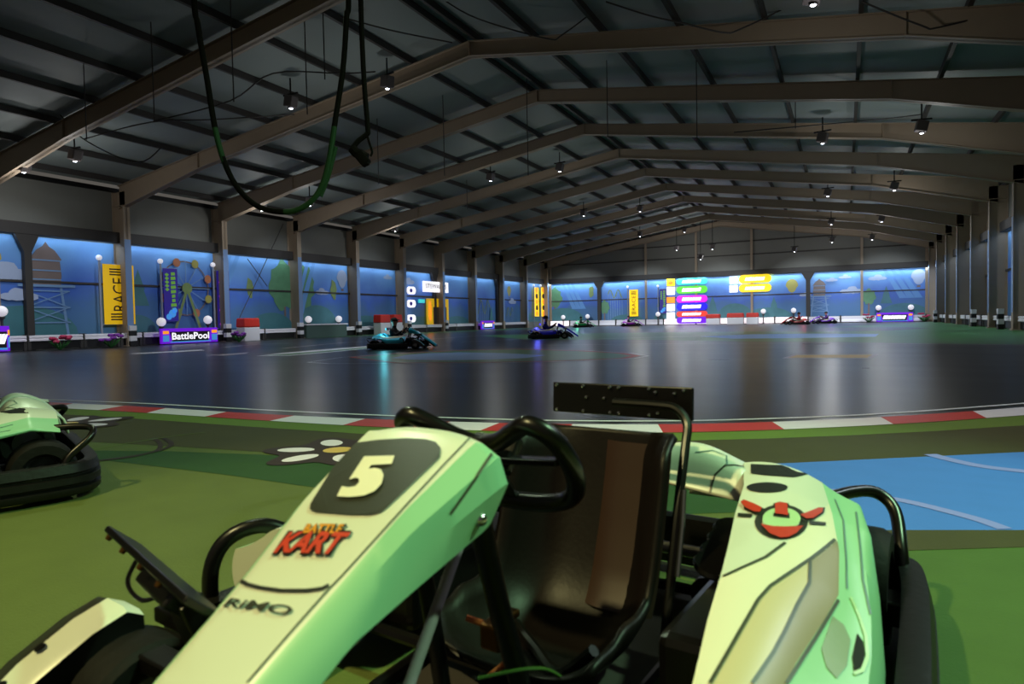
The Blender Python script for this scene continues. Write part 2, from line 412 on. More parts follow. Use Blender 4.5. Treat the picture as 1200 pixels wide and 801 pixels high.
# murals: every bay one printed sheet with its own motifs
def mural_bay(parent, org, ax, W, motifs, flip=1):
    """org: bottom corner, ax: unit vector along the wall, normal into the hall"""
    ax = Vector(ax); n = Vector((-ax.y, ax.x, 0))*flip; org = Vector(org); k = MB(); lay = [0]
    def P(u, v, e): return org + ax*u + Vector((0, 0, v)) + n*(.004*e)
    def poly(mi, pts):
        k.mi = MURALS.index(mi); lay[0] += 1
        f = k.face([P(u, v, lay[0]) for u, v in pts])
    def blob(mi, u, v, ru, rv, n_=16, wob=.12):
        poly(mi, [(u+ru*math.cos(2*pi*i/n_)*(1+wob*math.sin(3*i+u)), v+rv*math.sin(2*pi*i/n_)*(1+wob*math.cos(2*i+v))) for i in range(n_)])
    def line(mi, u0, v0, u1, v1, w):
        d = Vector((u1-u0, v1-v0)).normalized()*w/2
        poly(mi, [(u0-d.y, v0+d.x), (u1-d.y, v1+d.x), (u1+d.y, v1-d.x), (u0+d.y, v0-d.x)])
    H = MT-MB0
    k.mi = 0; k.face([P(0, 0, 0), P(W, 0, 0), P(W, H, 0), P(0, H, 0)])
    for mo in motifs:
        t, u, v, s_ = mo
        u *= W
        if t == 'tower':
            for du in (-.62, .62): line('mural_pale', u+du*s_*1.2, 0, u+du*s_*.85, 1.9*s_, .1)
            for vv in (.5, 1.1, 1.75): line('mural_pale', u-.85*s_, vv*s_, u+.85*s_, vv*s_, .05)
            line('mural_pale', u-.8*s_, .5*s_, u+.8*s_, 1.1*s_, .04); line('mural_pale', u+.8*s_, .5*s_, u-.8*s_, 1.1*s_, .04)
            line('mural_pale', u-.8*s_, 1.1*s_, u+.8*s_, 1.75*s_, .04); line('mural_pale', u+.8*s_, 1.1*s_, u-.8*s_, 1.75*s_, .04)
            poly('mural_brown', [(u-.5*s_, 1.95*s_), (u+.5*s_, 1.95*s_), (u+.55*s_, 2.4*s_), (u+.5*s_, 2.95*s_), (u+.58*s_, 3.0*s_), (u+.34*s_, 3.35*s_), (u+.12*s_, 3.5*s_), (u, 3.68*s_), (u-.12*s_, 3.5*s_), (u-.34*s_, 3.35*s_), (u-.58*s_, 3.0*s_), (u-.5*s_, 2.95*s_), (u-.55*s_, 2.4*s_)])
            for vv in (2.2, 2.55, 2.95): line('mural_pale', u-.53*s_, vv*s_, u+.53*s_, vv*s_, .05)
            line('mural_pale', u-1.05*s_, 1.95*s_, u+1.05*s_, 1.95*s_, .1)
        elif t == 'wheel':
            R = 1.45*s_
            ring = [(u+R*math.cos(2*pi*i/28), v+R*math.sin(2*pi*i/28)) for i in range(28)]
            for i in range(28): line('mural_brown', *ring[i], *ring[(i+1) % 28], .06)
            for i in range(12): line('mural_pale', u, v, u+R*math.cos(pi*i/6), v+R*math.sin(pi*i/6), .04)
            for i in range(8):
                blob(('mural_yellow', 'mural_orange')[i % 2], u+R*math.cos(pi*i/4+.4), v+R*math.sin(pi*i/4+.4), .22*s_, .24*s_, 10, 0)
            line('mural_olive', u, v, u-.8*s_, 0, .14); line('mural_olive', u, v, u+.8*s_, 0, .14); blob('mural_olive', u, v, .32*s_, .3*s_, 12, 0)
        elif t == 'tree': blob('mural_tree', u, v, 1.0*s_, 1.3*s_, 22, .16); line('mural_brown', u, 0, u, max(.1, v-1.1*s_), .14)
        elif t == 'fir':
            poly('mural_tree_dark', [(u-.55*s_, v), (u+.55*s_, v), (u+.28*s_, v+.8*s_), (u+.34*s_, v+.8*s_), (u, v+1.8*s_), (u-.34*s_, v+.8*s_), (u-.28*s_, v+.8*s_)])
        elif t == 'olive': blob('mural_olive', u, v, .32*s_, .75*s_, 12, .2)
        elif t == 'hill':
            poly('mural_tree_dark', [(max(0, u-2*s_), 0)]+[(min(W, max(0, u+2*s_*math.cos(pi-pi*i/12))), v*math.sin(pi*i/12)*.9) for i in range(1, 12)]+[(min(W, u+2*s_), 0)])
        elif t == 'cloud':
            blob('mural_cloud', u-.4*s_, v, .55*s_, .22*s_, 14, .1); blob('mural_cloud', u+.1*s_, v+.12*s_, .45*s_, .36*s_, 14, .08); blob('mural_cloud', u+.55*s_, v, .45*s_, .2*s_, 12, .1)
        elif t == 'balloon':
            mi = 'mural_cloud' if s_ > 0 else 'mural_yellow'; s2 = abs(s_)
            poly(mi, [(u+.6*s2*math.sin(2*pi*i/20)*(1 if math.cos(2*pi*i/20) > -.2 else .75), v+.7*s2*math.cos(2*pi*i/20)) for i in range(20)])
            line('mural_brown', u-.14*s2, v-.85*s2, u+.14*s2, v-.85*s2, .16*s2)
        elif t == 'coaster':
            pts = [(u-1.2*s_+2.4*s_*i/12, v+.7*s_*math.sin(i*.9)) for i in range(13)]
            for a, b2 in zip(pts, pts[1:]): line('mural_olive', *a, *b2, .1)
            for a in pts[::2]: line('mural_pale', a[0], 0, a[0], a[1], .05)
        elif t == 'rays':
            for i in range(3):
                poly('mural_ray', [(u+.5*i*s_, H), (u+.5*i*s_+.25, H), (min(W, u+.5*i*s_+1.6*s_), v), (min(W, u+.5*i*s_+1.1*s_), v)])
    return k.done('mural', MURALS, parent, recalc=False)
LB = {-2: [('cloud', .5, 2.6, 1.2), ('hill', .3, 1.4, .8)],
      -1: [('hill', .25, 1.3, 1.), ('cloud', .16, 2.35, 1.0), ('balloon', .02, 2.9, -.8), ('tower', .42, 0, 1.), ('cloud', .22, 1.5, .7)],
      0: [('fir', .18, 1.2, .9), ('hill', .15, .9, .5), ('wheel', .64, 2.05, .88)],
      1: [('olive', .42, 2.2, .7), ('rays', .3, 1.4, 1.), ('tree', .9, 2.4, 1.05), ('hill', .7, 1., .8)],
      2: [('tree', .16, 2.4, 1.05), ('hill', .4, 1.5, .9), ('rays', .4, .8, 1.), ('balloon', .86, 3.0, .8), ('olive', .7, 2.3, .8), ('cloud', .5, 2.1, .6)],
      3: [('hill', .3, .8, .9), ('cloud', .8, 3.3, .5)],
      4: [('cloud', .3, 3.1, .7), ('hill', .5, .7, 1.)],
      5: [('hill', .6, .7, 1.), ('rays', .2, 2.0, .6)],
      6: [('coaster', .5, 1.4, .9), ('fir', .2, .3, .8), ('fir', .75, .2, .7)],
      7: [('balloon', .5, 2.9, -.7), ('coaster', .5, 1., .6), ('cloud', .6, 1.9, .8)],
      8: [('hill', .5, 1., .8)]}
for i in range(3, 13):
    y0, y1 = FY[i], FY[i+1]
    mural_bay(wl, (XL+.012, y1, MB0), (0, -1, 0), y1-y0, [(t, 1-u, v, s) for t, u, v, s in LB.get(i-4, [])], 1)
    mural_bay(wr, (XR-.012, y0, MB0), (0, 1, 0), y1-y0, [('hill', .4, 1.1, .8), ('cloud', .6, 2.8, .7), ('tree', .3 if i % 2 else .7, 1.6, .6)], 1)
bx = [XL+.35]+[atY(p, 340, YB).x for p in (702, 757, 816, 881, 947, 985, 1010)]+[XR-.35]
BB = [[('tree', .15, 2.4, .8), ('rays', .3, 1.2, 1.), ('olive', .86, 2.9, .8), ('hill', .3, 1.5, 1.2)],
      [('coaster', .35, 2.6, .6), ('hill', .6, .6, .8), ('tree', .12, 1.3, .5)],
      [('fir', .3, 1.2, .8), ('hill', .4, .9, .6), ('cloud', .6, 2.8, .6)],
      [('hill', .7, 1.5, .8), ('cloud', .9, 3.2, .8), ('fir', .3, .3, 1.)],
      [('hill', .3, 1., 1.), ('balloon', .72, 2.75, -.85), ('cloud', .95, 1.9, .5), ('fir', .4, .4, .8)],
      [('tower', .35, 0, .9), ('cloud', .72, 3.1, .5)],
      [('cloud', .5, 2.1, .9), ('cloud', .2, 3.3, .5)],
      [('cloud', .22, 3.1, .7), ('rays', .3, 1.4, 1.1), ('balloon', .8, 3.1, .9), ('fir', .35, 1.0, .8), ('tree', .1, 1.6, .5), ('hill', .6, 1.1, .9)]]
for (xa, xb), mo in zip(zip(bx, bx[1:]), BB):
    mo = [q for q in mo if not (q[0] == 'balloon' and abs(q[3]) < .01)]
    mural_bay(wb, (xa, YB-.012, MB0), (1, 0, 0), xb-xa, mo, -1)

# ------------------------------------------------------------------ floor; projected track picture painted into its colours
def asphalt():
    m = mat('dark polished asphalt', (50, 50, 52), .3, spec=.2)
    nt = m.node_tree; b = nt.nodes['Principled BSDF']
    tc = nt.nodes.new('ShaderNodeTexCoord'); n = nt.nodes.new('ShaderNodeTexNoise'); n.inputs['Scale'].default_value = .35; n.inputs['Detail'].default_value = 5
    mp = nt.nodes.new('ShaderNodeMapping'); mp.inputs['Scale'].default_value = (1, 2.2, 1); mp.inputs['Rotation'].default_value = (0, 0, .3)
    nt.links.new(tc.outputs['Object'], mp.inputs['Vector']); nt.links.new(mp.outputs['Vector'], n.inputs['Vector'])
    cr = nt.nodes.new('ShaderNodeValToRGB'); cr.color_ramp.elements[0].position = .3; cr.color_ramp.elements[1].position = .72
    cr.color_ramp.elements[0].color = (*lin((22, 22, 23)), 1); cr.color_ramp.elements[1].color = (*lin((34, 34, 35)), 1)
    nt.links.new(n.outputs['Fac'], cr.inputs['Fac']); nt.links.new(cr.outputs['Color'], b.inputs['Base Color'])
    mr = nt.nodes.new('ShaderNodeMapRange'); mr.inputs['To Min'].default_value = .25; mr.inputs['To Max'].default_value = .33
    nt.links.new(n.outputs['Fac'], mr.inputs['Value']); nt.links.new(mr.outputs['Result'], b.inputs['Roughness'])
    n2 = nt.nodes.new('ShaderNodeTexNoise'); n2.inputs['Scale'].default_value = 45; n2.inputs['Detail'].default_value = 3
    nt.links.new(tc.outputs['Object'], n2.inputs['Vector'])
    bp = nt.nodes.new('ShaderNodeBump'); bp.inputs['Strength'].default_value = .006; bp.inputs['Distance'].default_value = .01
    nt.links.new(n2.outputs['Fac'], bp.inputs['Height']); nt.links.new(bp.outputs['Normal'], b.inputs['Normal'])
    return m
M['asphalt'] = asphalt()
def turf(name, rgb, v=.16):
    m = mat(name, rgb, .62, spec=.25, noise=v, nscale=5, bump=.25, bscale=130); return m
M['grass'] = turf('light green floor', (92, 104, 52))
M['grass_r'] = turf('mid green floor', (76, 102, 48))
M['grass_dark'] = turf('deep green floor', (44, 78, 38))
M['grass_lime'] = turf('lime green floor', (104, 128, 52), .08)
M['olive'] = turf('olive floor', (72, 70, 42))
M['grass_far'] = mat('dark green floor', (62, 130, 66), .34, noise=.3, nscale=.8)
M['pond'] = turf('blue floor', (74, 124, 216), .08)
M['pond_far'] = mat('pale blue floor', (150, 196, 252), .4)
M['kerb_red'] = mat('kerb red', (204, 48, 40), .45, noise=.08, nscale=8)
M['kerb_white'] = mat('kerb white', (246, 236, 250), .45, noise=.05, nscale=8)
M['line_white'] = mat('line white', (250, 248, 254), .4, noise=.05, nscale=4)
M['line_dim'] = mat('faint line', (196, 184, 188), .4, noise=.2, nscale=2)
M['line_brown'] = mat('brown line', (44, 26, 22), .6)
M['line_yellow'] = mat('yellow line', (226, 186, 80), .4)
M['line_lav'] = mat('lavender line', (140, 146, 226), .5)

floor = sempty('floor')
MB().box(((XL+XR)/2, (YN+YB)/2, -.05), (XR-XL+.4, YB-YN+.4, .1)).done('track_surface', 'asphalt', floor)
def G(pts, z): 
    return [Vector((p.x, p.y, z)) for p in (atH(a, b) for a, b in pts)]
def patch(name, mt, pts, z, world=None):
    k = MB(); q = (G(pts, z) if pts else [])+[Vector((a, b, z)) for a, b in (world or [])]
    f = k.face(q); bmesh.ops.triangulate(k.bm, faces=[f]); 
    bmesh.ops.recalc_face_normals(k.bm, faces=k.bm.faces[:])
    for f in k.bm.faces:
        if f.normal.z < 0: f.normal_flip()
    return k.done(name, mt, floor, recalc=False)
def resample(pts, step):
    out = [pts[0]]; acc = 0
    for a, b in zip(pts, pts[1:]):
        L = (b-a).length; t = step-acc
        while t <= L:
            out.append(a+(b-a)*(t/L)); t += step
        acc = L-(t-step)
    return out
def line(name, mt, pts, w, z, n=10, closed=False):
    k = MB(); k.ribbon(spline(G(pts, z), n, closed), w, closed=closed)
    for f in k.bm.faces:
        f.normal_update()
        if f.normal.z < 0: f.normal_flip()
    return k.done(name, mt, floor, recalc=False)

edge_px = [(-60, 463.5), (0, 466), (150, 471.8), (300, 479.8), (440, 486.3), (600, 491.6), (700, 493.2), (800, 493), (900, 490.5), (1000, 486.5), (1100, 480.2), (1200, 472.5), (1260, 467), (1360, 457)]
ktop_px = [(-60, 466.5), (0, 469), (150, 476), (300, 485), (440, 491.6), (600, 496.4), (700, 497.6), (800, 497.4), (900, 495), (1000, 490.8), (1100, 485), (1200, 477.5), (1260, 472.5), (1360, 463)]
kbot_px = [(-60, 472), (0, 475), (150, 482.8), (300, 492.5), (440, 500.5), (600, 506), (700, 507.4), (800, 507), (900, 504.3), (1000, 500), (1100, 494.2), (1200, 487), (1260, 482), (1360, 472)]
lime_px = [(-60, 477), (0, 481), (150, 490), (300, 500.5), (440, 509.5), (600, 516), (700, 517.2), (800, 516.6), (900, 514), (1000, 510), (1100, 505), (1200, 498.5), (1260, 494), (1360, 484)]
S_ = lambda p, z: spline(G(p, z), 10)
lp = S_(lime_px, .002)
k = MB(); q = [(v.x, v.y) for v in lp]
M_ = [Vector((a, b, .002)) for a, b in q] + [Vector((XR, 10, .002)), Vector((XR, YN, .002)), Vector((-14, YN, .002)), Vector((-14, 4, .002))]
f = k.face(M_); bmesh.ops.triangulate(k.bm, faces=[f])
for f in k.bm.faces:
    f.normal_update()
    if f.normal.z < 0: f.normal_flip()
k.done('grass_apron', 'grass', floor, recalc=False)
def strip(name, mt, a_px, b_px, z):
    a, b = S_(a_px, z), S_(b_px, z); k = MB(); k.loft([a, b])
    for f in k.bm.faces:
        f.normal_update()
        if f.normal.z < 0: f.normal_flip()
    return k.done(name, mt, floor, recalc=False)
strip('lime_band', 'grass_lime', kbot_px, lime_px, .003)
line('edge_line', 'line_white', edge_px, .05, .003)
# kerb of the projected picture, red and white in turn, ends cut aslant
kt, kb = S_(ktop_px, .006), S_(kbot_px, .006)
def at_px(poly, x):
    def pxx(p):
        v = p-CAM; return 600+F*v.dot(RT)/v.dot(FW)
    for a, b in zip(poly, poly[1:]):
        xa, xb = pxx(a), pxx(b)
        if xa <= x <= xb or xb <= x <= xa: return a+(b-a)*((x-xa)/(xb-xa+1e-9))
    return poly[-1] if x > 600 else poly[0]
cuts = [(-50, -75), (45, 22), (86, 63), (145, 115), (194, 172), (265, 240), (345, 316), (428, 402), (528, 498), (585, 563), (671, 661), (771, 777), (905, 919), (1032, 1047), (1140, 1156), (1215, 1230), (1280, 1294), (1340, 1354)]
for i, ((a0, b0), (a1, b1)) in enumerate(zip(cuts, cuts[1:])):
    n_ = 6; top = [at_px(kt, a0+(a1-a0)*j/n_) for j in range(n_+1)]; bot = [at_px(kb, b0+(b1-b0)*j/n_) for j in range(n_+1)]
    k = MB(); k.loft([top, bot])
    for f in k.bm.faces:
        f.normal_update()
        if f.normal.z < 0: f.normal_flip()
    k.done('kerb_stripe', ('kerb_red', 'kerb_white')[i % 2 == 0] if i % 2 else 'kerb_white', floor, recalc=False)
# olive band and the greens in front of it
patch('olive_band', 'olive', lime_px[1:] + [(1360, 522), (1260, 527), (1200, 530), (905, 544), (700, 552), (420, 545), (330, 531), (200, 523), (90, 517), (0, 510)], .003)
patch('deep_green', 'grass_dark', [(-40, 521), (90, 528), (200, 529), (330, 534), (440, 545), (700, 556), (905, 546), (900, 600), (640, 607), (400, 576), (260, 556), (140, 541.5), (40, 531)], .0035)
patch('right_green', 'grass_r', [(860, 640), (1260, 642), (1300, 800), (1250, 1400), (760, 1400), (800, 800)], .003)
patch('pond_area', 'pond', [(880, 545), (905, 544), (1200, 530), (1260, 527), (1380, 521), (1400, 622), (1000, 622), (860, 622)], .004)
patch('green_bank', 'olive', [(860, 622), (1000, 622), (1400, 622), (1400, 634), (1200, 642), (1060, 646), (860, 648)], .0045)
line('wave_line', 'line_lav', [(1090, 533), (1112, 539), (1150, 547), (1200, 553), (1260, 558)], .08, .006)
line('wave_line', 'line_lav', [(960, 574), (1010, 580), (1060, 588), (1110, 600), (1150, 611), (1178, 621)], .06, .006)
line('tyre_mark', 'line_brown', [(95, 541), (125, 539.5), (160, 535), (184, 528), (188, 521), (182, 515)], .03, .006)
line('tyre_mark', 'line_brown', [(120, 539.8), (165, 533.5), (194, 526), (201, 520), (192, 514)], .035, .0065)
line('tyre_mark', 'grass_lime', [(110, 527), (150, 520), (200, 512), (240, 507)], .012, .006)
# two daisies
def daisy(cx, cy, R, rot):
    c = atH(cx, cy); k = MB()
    def P(r, a, z): return (c.x+r*math.cos(a), c.y+r*math.sin(a), z)
    n_ = 60; k.mi = 0
    k.face([P(R*(1+.17*math.cos(6*(2*pi*i/n_)-6*rot)), 2*pi*i/n_, .0075) for i in range(n_)])
    k.mi = 1
    for j in range(6):
        a0 = rot+j*pi/3; ca = Vector(P(R*.66, a0, .009)); ux = Vector((math.cos(a0), math.sin(a0), 0)); uy = Vector((-ux.y, ux.x, 0))
        k.face([ca+ux*(R*.29*math.cos(2*pi*i/16))+uy*(R*.17*math.sin(2*pi*i/16)) for i in range(16)])
    k.mi = 2; k.face([P(R*.22, 2*pi*i/20, .01) for i in range(20)])
    for f in k.bm.faces:
        f.normal_update()
        if f.normal.z < 0: f.normal_flip()
    k.done('daisy_picture', ['line_brown', 'kerb_white', 'line_yellow'], floor, recalc=False)
M['line_yellow2'] = M['line_yellow']
daisy(396, 528.5, .43, .35); daisy(76, 497.5, .46, .2)

# the infield: islands, ponds, far turf and lane lines
isl = [(359, 424.4), (400, 418.5), (455, 414.2), (530, 410.2), (608, 408.4), (690, 410.5), (740, 413.5), (761, 416.8), (745, 419.8), (700, 422), (646, 423.8), (560, 425.2), (455, 425.8), (385, 426)]
patch('infield_island', 'line_white', isl, .002)
def shrink(p, k, cx=560, cy=417.6): return [(cx+(x-cx)*k, cy+(y-cy)*k) for x, y in p]
patch('infield_island', 'asphalt', shrink(isl, .985), .003)
patch('infield_rim', 'kerb_red', shrink(isl[1:-1], .95), .004)
patch('infield_turf', 'grass_far', shrink(isl[1:-1], .90), .005)
patch('infield_pond', 'pond_far', [(459, 419.5), (476, 416), (500, 414), (540, 412.8), (590, 413.8), (640, 416.2), (616, 419.6), (575, 421.4), (524, 422.2), (480, 421.6)], .006)
patch('infield_strip', 'line_white', [(300, 417), (330, 413.4), (380, 409.2), (432, 405.2), (434, 408), (380, 413.2), (340, 416.6)], .002)
patch('infield_strip', 'grass_far', [(305, 416.6), (335, 414.4), (380, 411), (433, 406.6), (434, 407.4), (380, 412.6), (338, 416)], .003)
patch('infield_strip', 'line_white', [(150, 414.2), (200, 411.4), (236, 409.3), (240, 410.4), (200, 412.8), (160, 414.6)], .002)
patch('infield_strip', 'line_dim', [(240, 416.2), (275, 414), (292, 412.6), (288, 414.2), (262, 416.6)], .002)
line('lane_line', 'line_dim', [(640, 404.3), (760, 402.8), (860, 402), (960, 402), (1080, 402.6), (1200, 404.2), (1260, 405.3)], .12, .003)
patch('far_turf', 'grass_far', [(560, 393), (700, 390), (900, 388), (1000, 381.5), (1100, 376.5), (1200, 383), (1260, 386), (1260, 404.6), (1200, 403.6), (1080, 402), (980, 400.5), (880, 400), (760, 398), (620, 398)], .0015)
patch('far_pond', 'pond_far', [(820, 394), (880, 391.5), (960, 390.6), (1030, 391), (1026, 394.4), (940, 396), (860, 396.8)], .003)
line('lane_line', 'line_white', [(700, 397), (780, 394.8), (840, 393)], .15, .003)
line('lane_line', 'line_dim', [(540, 401), (600, 397.5), (640, 396)], .12, .003)
line('lane_line', 'line_yellow', [(964, 384.6), (1000, 384.4)], .35, .003)
patch('far_lane', 'asphalt', [(840, 386.5), (900, 384), (1060, 383), (1090, 384.5), (1040, 387.4), (920, 388.6)], .0025)
patch('grid_box', 'line_dim', [(916, 419.6), (930, 415.4), (1030, 414.8), (1022, 419.8)], .002)
patch('grid_box', 'line_yellow', [(924, 419), (934, 415.9), (1022, 415.5), (1016, 419.2)], .003)
patch('verge', 'grass_far', [(0, 411), (60, 408.4), (150, 404.6), (240, 400.6), (330, 397), (420, 393.6), (500, 390.6), (560, 388), (640, 384.6), (640, 383.4), (560, 386), (480, 388.6), (400, 391.4), (320, 394.5), (240, 397.6), (150, 401), (60, 405.5), (-30, 409.5)], .002)
for a in ([(260, 407), (300, 403.6), (340, 402)], [(330, 408.2), (400, 401.6), (440, 399.6)], [(480, 399.2), (560, 393.4), (620, 391)]):
    line('lane_line', 'line_dim', a, .2, .003)

# ------------------------------------------------------------------ wall side: barriers, banners, signs
M['sign_white'] = glow_mat('lit sign white', (244, 240, 246), 1.0)  # emission of signs and banners stands in for projector light on them
M['barrier_white'] = mat('white barrier rail', (246, 240, 246), .5)
M['barrier_glow'] = glow_mat('barrier face with added glow', (250, 236, 240), .9)  # glow stands in for projector light falling on the barriers
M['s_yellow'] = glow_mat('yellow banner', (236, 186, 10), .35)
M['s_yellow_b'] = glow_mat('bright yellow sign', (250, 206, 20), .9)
M['s_orange'] = glow_mat('orange sign', (250, 150, 30), .8)
M['s_purple'] = glow_mat('purple sign', (112, 20, 214), .6)
M['s_magenta'] = glow_mat('magenta sign', (226, 20, 226), .9)
M['s_blue'] = glow_mat('blue sign', (24, 20, 226), .8)
M['s_cyan'] = glow_mat('cyan sign', (60, 200, 206), .8)
M['s_green'] = glow_mat('green sign', (90, 206, 50), .75)
M['s_red'] = glow_mat('red sign', (220, 60, 46), .7)
M['s_sky'] = glow_mat('sky blue sign', (70, 150, 214), .5)
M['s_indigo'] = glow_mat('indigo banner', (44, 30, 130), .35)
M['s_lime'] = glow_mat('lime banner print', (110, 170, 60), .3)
M['s_dark'] = mat('sign black', (18, 16, 18), .6)
M['globe'] = glow_mat('white globe', (226, 222, 228), .55)
M['pole'] = mat('pale pole', (150, 156, 172), .5)

def on_left(px, py, off=.25): return atX(px, py, XL+off)
def on_back(px, py, off=.3): return atY(px, py, YB-off)
# barrier rails along the left wall, one per stretch between posts
lb_px = [-10, 32, 98, 141, 167, 189, 249, 285, 310, 347, 402, 420, 476, 500, 535, 560, 592, 620]
for i, (a, b_) in enumerate(zip(lb_px, lb_px[1:])):
    ya, yb_ = on_left(a, 395, .5).y, on_left(b_, 395, .5).y
    if yb_-ya < .8 or (a, b_) == (347, 402): continue
    w_ = ('left end of frame' if i == 0 else '')
    t = thing('guard_rail', '', 'barrier', (XL+.5, (ya+yb_)/2, 0), 0, 'guard rails along the left wall')
    t['label'] = {0: 'white guard rail at the far left edge behind the blue post', 1: 'white guard rail below the painted water tower', 2: 'white guard rail below the yellow banner', 3: 'short white guard rail between big column and globe sign', 4: 'white guard rail behind the BattlePool sign'}.get(i, 'white guard rail stretch along left wall, number %s from the left' % ['one', 'two', 'three', 'four', 'five', 'six', 'seven', 'eight', 'nine', 'ten', 'eleven', 'twelve', 'thirteen', 'fourteen', 'fifteen', 'sixteen', 'seventeen'][i])
    L = yb_-ya-.1
    k = MB()
    prof = [(.0, .34), (.05, .36), (.05, .42), (.02, .45), (.05, .48), (.05, .55), (0, .57)]
    k.loft([[(x, -L/2, z) for x, z in prof], [(x, L/2, z) for x, z in prof]], caps=True); k.done('rail', 'barrier_white', t)
    MB().box((-.06, 0, .2), (.06, L, .34)).done('skirt', 's_dark', t)
    for e in (-1, 1): MB().box((-.04, e*(L/2-.02), .3), (.1, .12, .6), bevel=.01).done('post', 'steel_dark', t)
bb_px = [645, 668, 702, 722, 757, 778, 816, 870, 908, 947, 985, 1035, 1085]
BL = ['behind the green kart', 'right of the globe lamps on back wall', 'left of the single yellow back banner', 'below the yellow back banner', 'left of the icon board stack', 'below the icon board stack', 'below the coloured name boards', 'behind the small red stall', 'long bright white, behind red kart', 'behind the purple kart', 'just left of the far purple sign', 'below the white balloon']
for i, (a, b_) in enumerate(zip(bb_px, bb_px[1:])):
    xa, xb = on_back(a, 380, .5).x, on_back(b_, 380, .5).x
    L = xb-xa-.12
    t = thing('barrier_block', 'white barrier along the back wall, ' + BL[i], 'barrier', ((xa+xb)/2, YB-.5, 0), 0, 'barriers along the back wall')
    k = MB(); prof = [(.12, .06), (.12, .16), (.05, .3), (.05, .56), (-.05, .56), (-.05, .06)]
    k.loft([[(-L/2, -x, z) for x, z in prof], [(L/2, -x, z) for x, z in prof]], close_sec=True, caps=True); k.done('face', 'barrier_glow' if i in (0, 5, 6, 7, 8) else 'barrier_white', t)
    MB().box((0, 0, .03), (L, .3, .06)).done('base', 's_dark', t)
    MB().box((L/2+.06, -.02, .32), (.12, .24, .64), bevel=.01).done('post', 'steel_dark', t)
for i, (ya, yb_) in enumerate(zip([31, 36, 41, 46, 51, 56], [36, 41, 46, 51, 56, 62])):
    L = yb_-ya-.5
    t = thing('guard_rail', 'white guard rail along the right wall, %s nearest the camera' % ['first', 'second', 'third', 'fourth', 'fifth', 'sixth'][i], 'barrier', (XR-.5, (ya+yb_)/2, 0), pi, 'guard rails along the right wall')
    k = MB(); prof = [(.0, .34), (.05, .36), (.05, .42), (.02, .45), (.05, .48), (.05, .55), (0, .57)]
    k.loft([[(x, -L/2, z) for x, z in prof], [(x, L/2, z) for x, z in prof]], caps=True); k.done('rail', 'barrier_white', t)
    MB().box((-.06, 0, .2), (.06, L, .34)).done('skirt', 's_dark', t)
    for e in (-1, 1): MB().box((-.04, e*(L/2-.02), .3), (.1, .12, .6), bevel=.01).done('post', 'steel_dark', t)

def globe_lamp(p, label, h, r=.16, grp='globe lamps along the barriers'):
    t = thing('globe_lamp', label, 'lamp', p, 0, grp)
    k = MB(); k.lathe((0, 0, 0), [(.0, 0), (.14, 0), (.14, .05), (.05, .08), (.05, h-r*1.5), (.11, h-r*1.3), (.11, h-r), (.0, h-r)], n=14); k.done('post', 'steel_dark', t, SM)
    k = MB(); k.ball((0, 0, h), r, 14); k.done('globe', 'globe', t, math.radians(80))
GL = [((189, 377), 'l', 'white globe on short post above left end of BattlePool sign'), ((243.5, 374.5), 'l', 'white globe on short post above right end of BattlePool sign'),
      ((361.5, 374), 'l', 'left one of two white globes above the dark green wall box'), ((397, 373.5), 'l', 'right one of two white globes above the dark green wall box'),
      ((660, 371.5), 'b', 'white globe left of the green kart by the back wall'), ((688.5, 370.5), 'b', 'white globe right above the green kart'),
      ((771, 368), 'b', 'white globe beside the purple banner foot at back'), ((894.5, 364.5), 'b', 'white globe above the start of the long white barrier'), ((930, 363.5), 'b', 'white globe just above the red kart'),
      ((1029.5, 360.5), 'b', 'white globe on left end of far purple sign'), ((1067.5, 359.8), 'b', 'white globe on right end of far purple sign'), ((1.5, 364.5), 'l', 'white globe cut by the left edge of the picture')]
for (px, py), w, lb in GL:
    o_ = .3 if 'dark green' in lb else .74
    p = on_left(px, py, o_) if w == 'l' else on_back(px, py, o_+.1)
    globe_lamp((p.x, p.y, 0), lb, p.z, .20 if w == 'l' else .22)

def banner(name, label, cat, pole_px, top, x0, x1, ztop, zbot, wall, base_mat, deco):
    """flag banner on a ball-topped pole, hung flat before the wall; x0..x1 are its edges in the photo"""
    fn = on_left if wall == 'l' else on_back
    p0 = fn(pole_px, 340); a = fn(x0, 340); b_ = fn(x1, 340)
    ax = Vector((0, 1, 0)) if wall == 'l' else Vector((1, 0, 0)); n = Vector((1, 0, 0)) if wall == 'l' else Vector((0, -1, 0))
    t = thing(name, label, cat, (p0.x, p0.y, 0))
    o = Vector((p0.x, p0.y, 0))
    k = MB(); k.tube([(0, 0, 0), (0, 0, top)], .045, 10); k.done('pole', 'pole', t, SM)
    k = MB(); k.ball((0, 0, top+.08), .12, 12); k.done('finial', 'globe', t, math.radians(80))
    ua = (a-o).dot(ax); ub = (b_-o).dot(ax); W = ub-ua; H = ztop-zbot
    c = ax*((ua+ub)/2)+Vector((0, 0, (ztop+zbot)/2))
    k = MB(); k.prism([c-ax*W/2-Vector((0, 0, H/2)), c+ax*W/2-Vector((0, 0, H/2)), c+ax*W/2+Vector((0, 0, H/2)), c-ax*W/2+Vector((0, 0, H/2))], n*.02)
    cl = k.done('cloth', base_mat, t)
    for z in (ztop, zbot):
        k = MB(); k.tube([Vector((0, 0, z)), ax*ub+Vector((0, 0, z))], .02, 6); k.done('arm', 'pole', t)
    deco(cl, c+n*.03, ax, n, W, H)
    return t
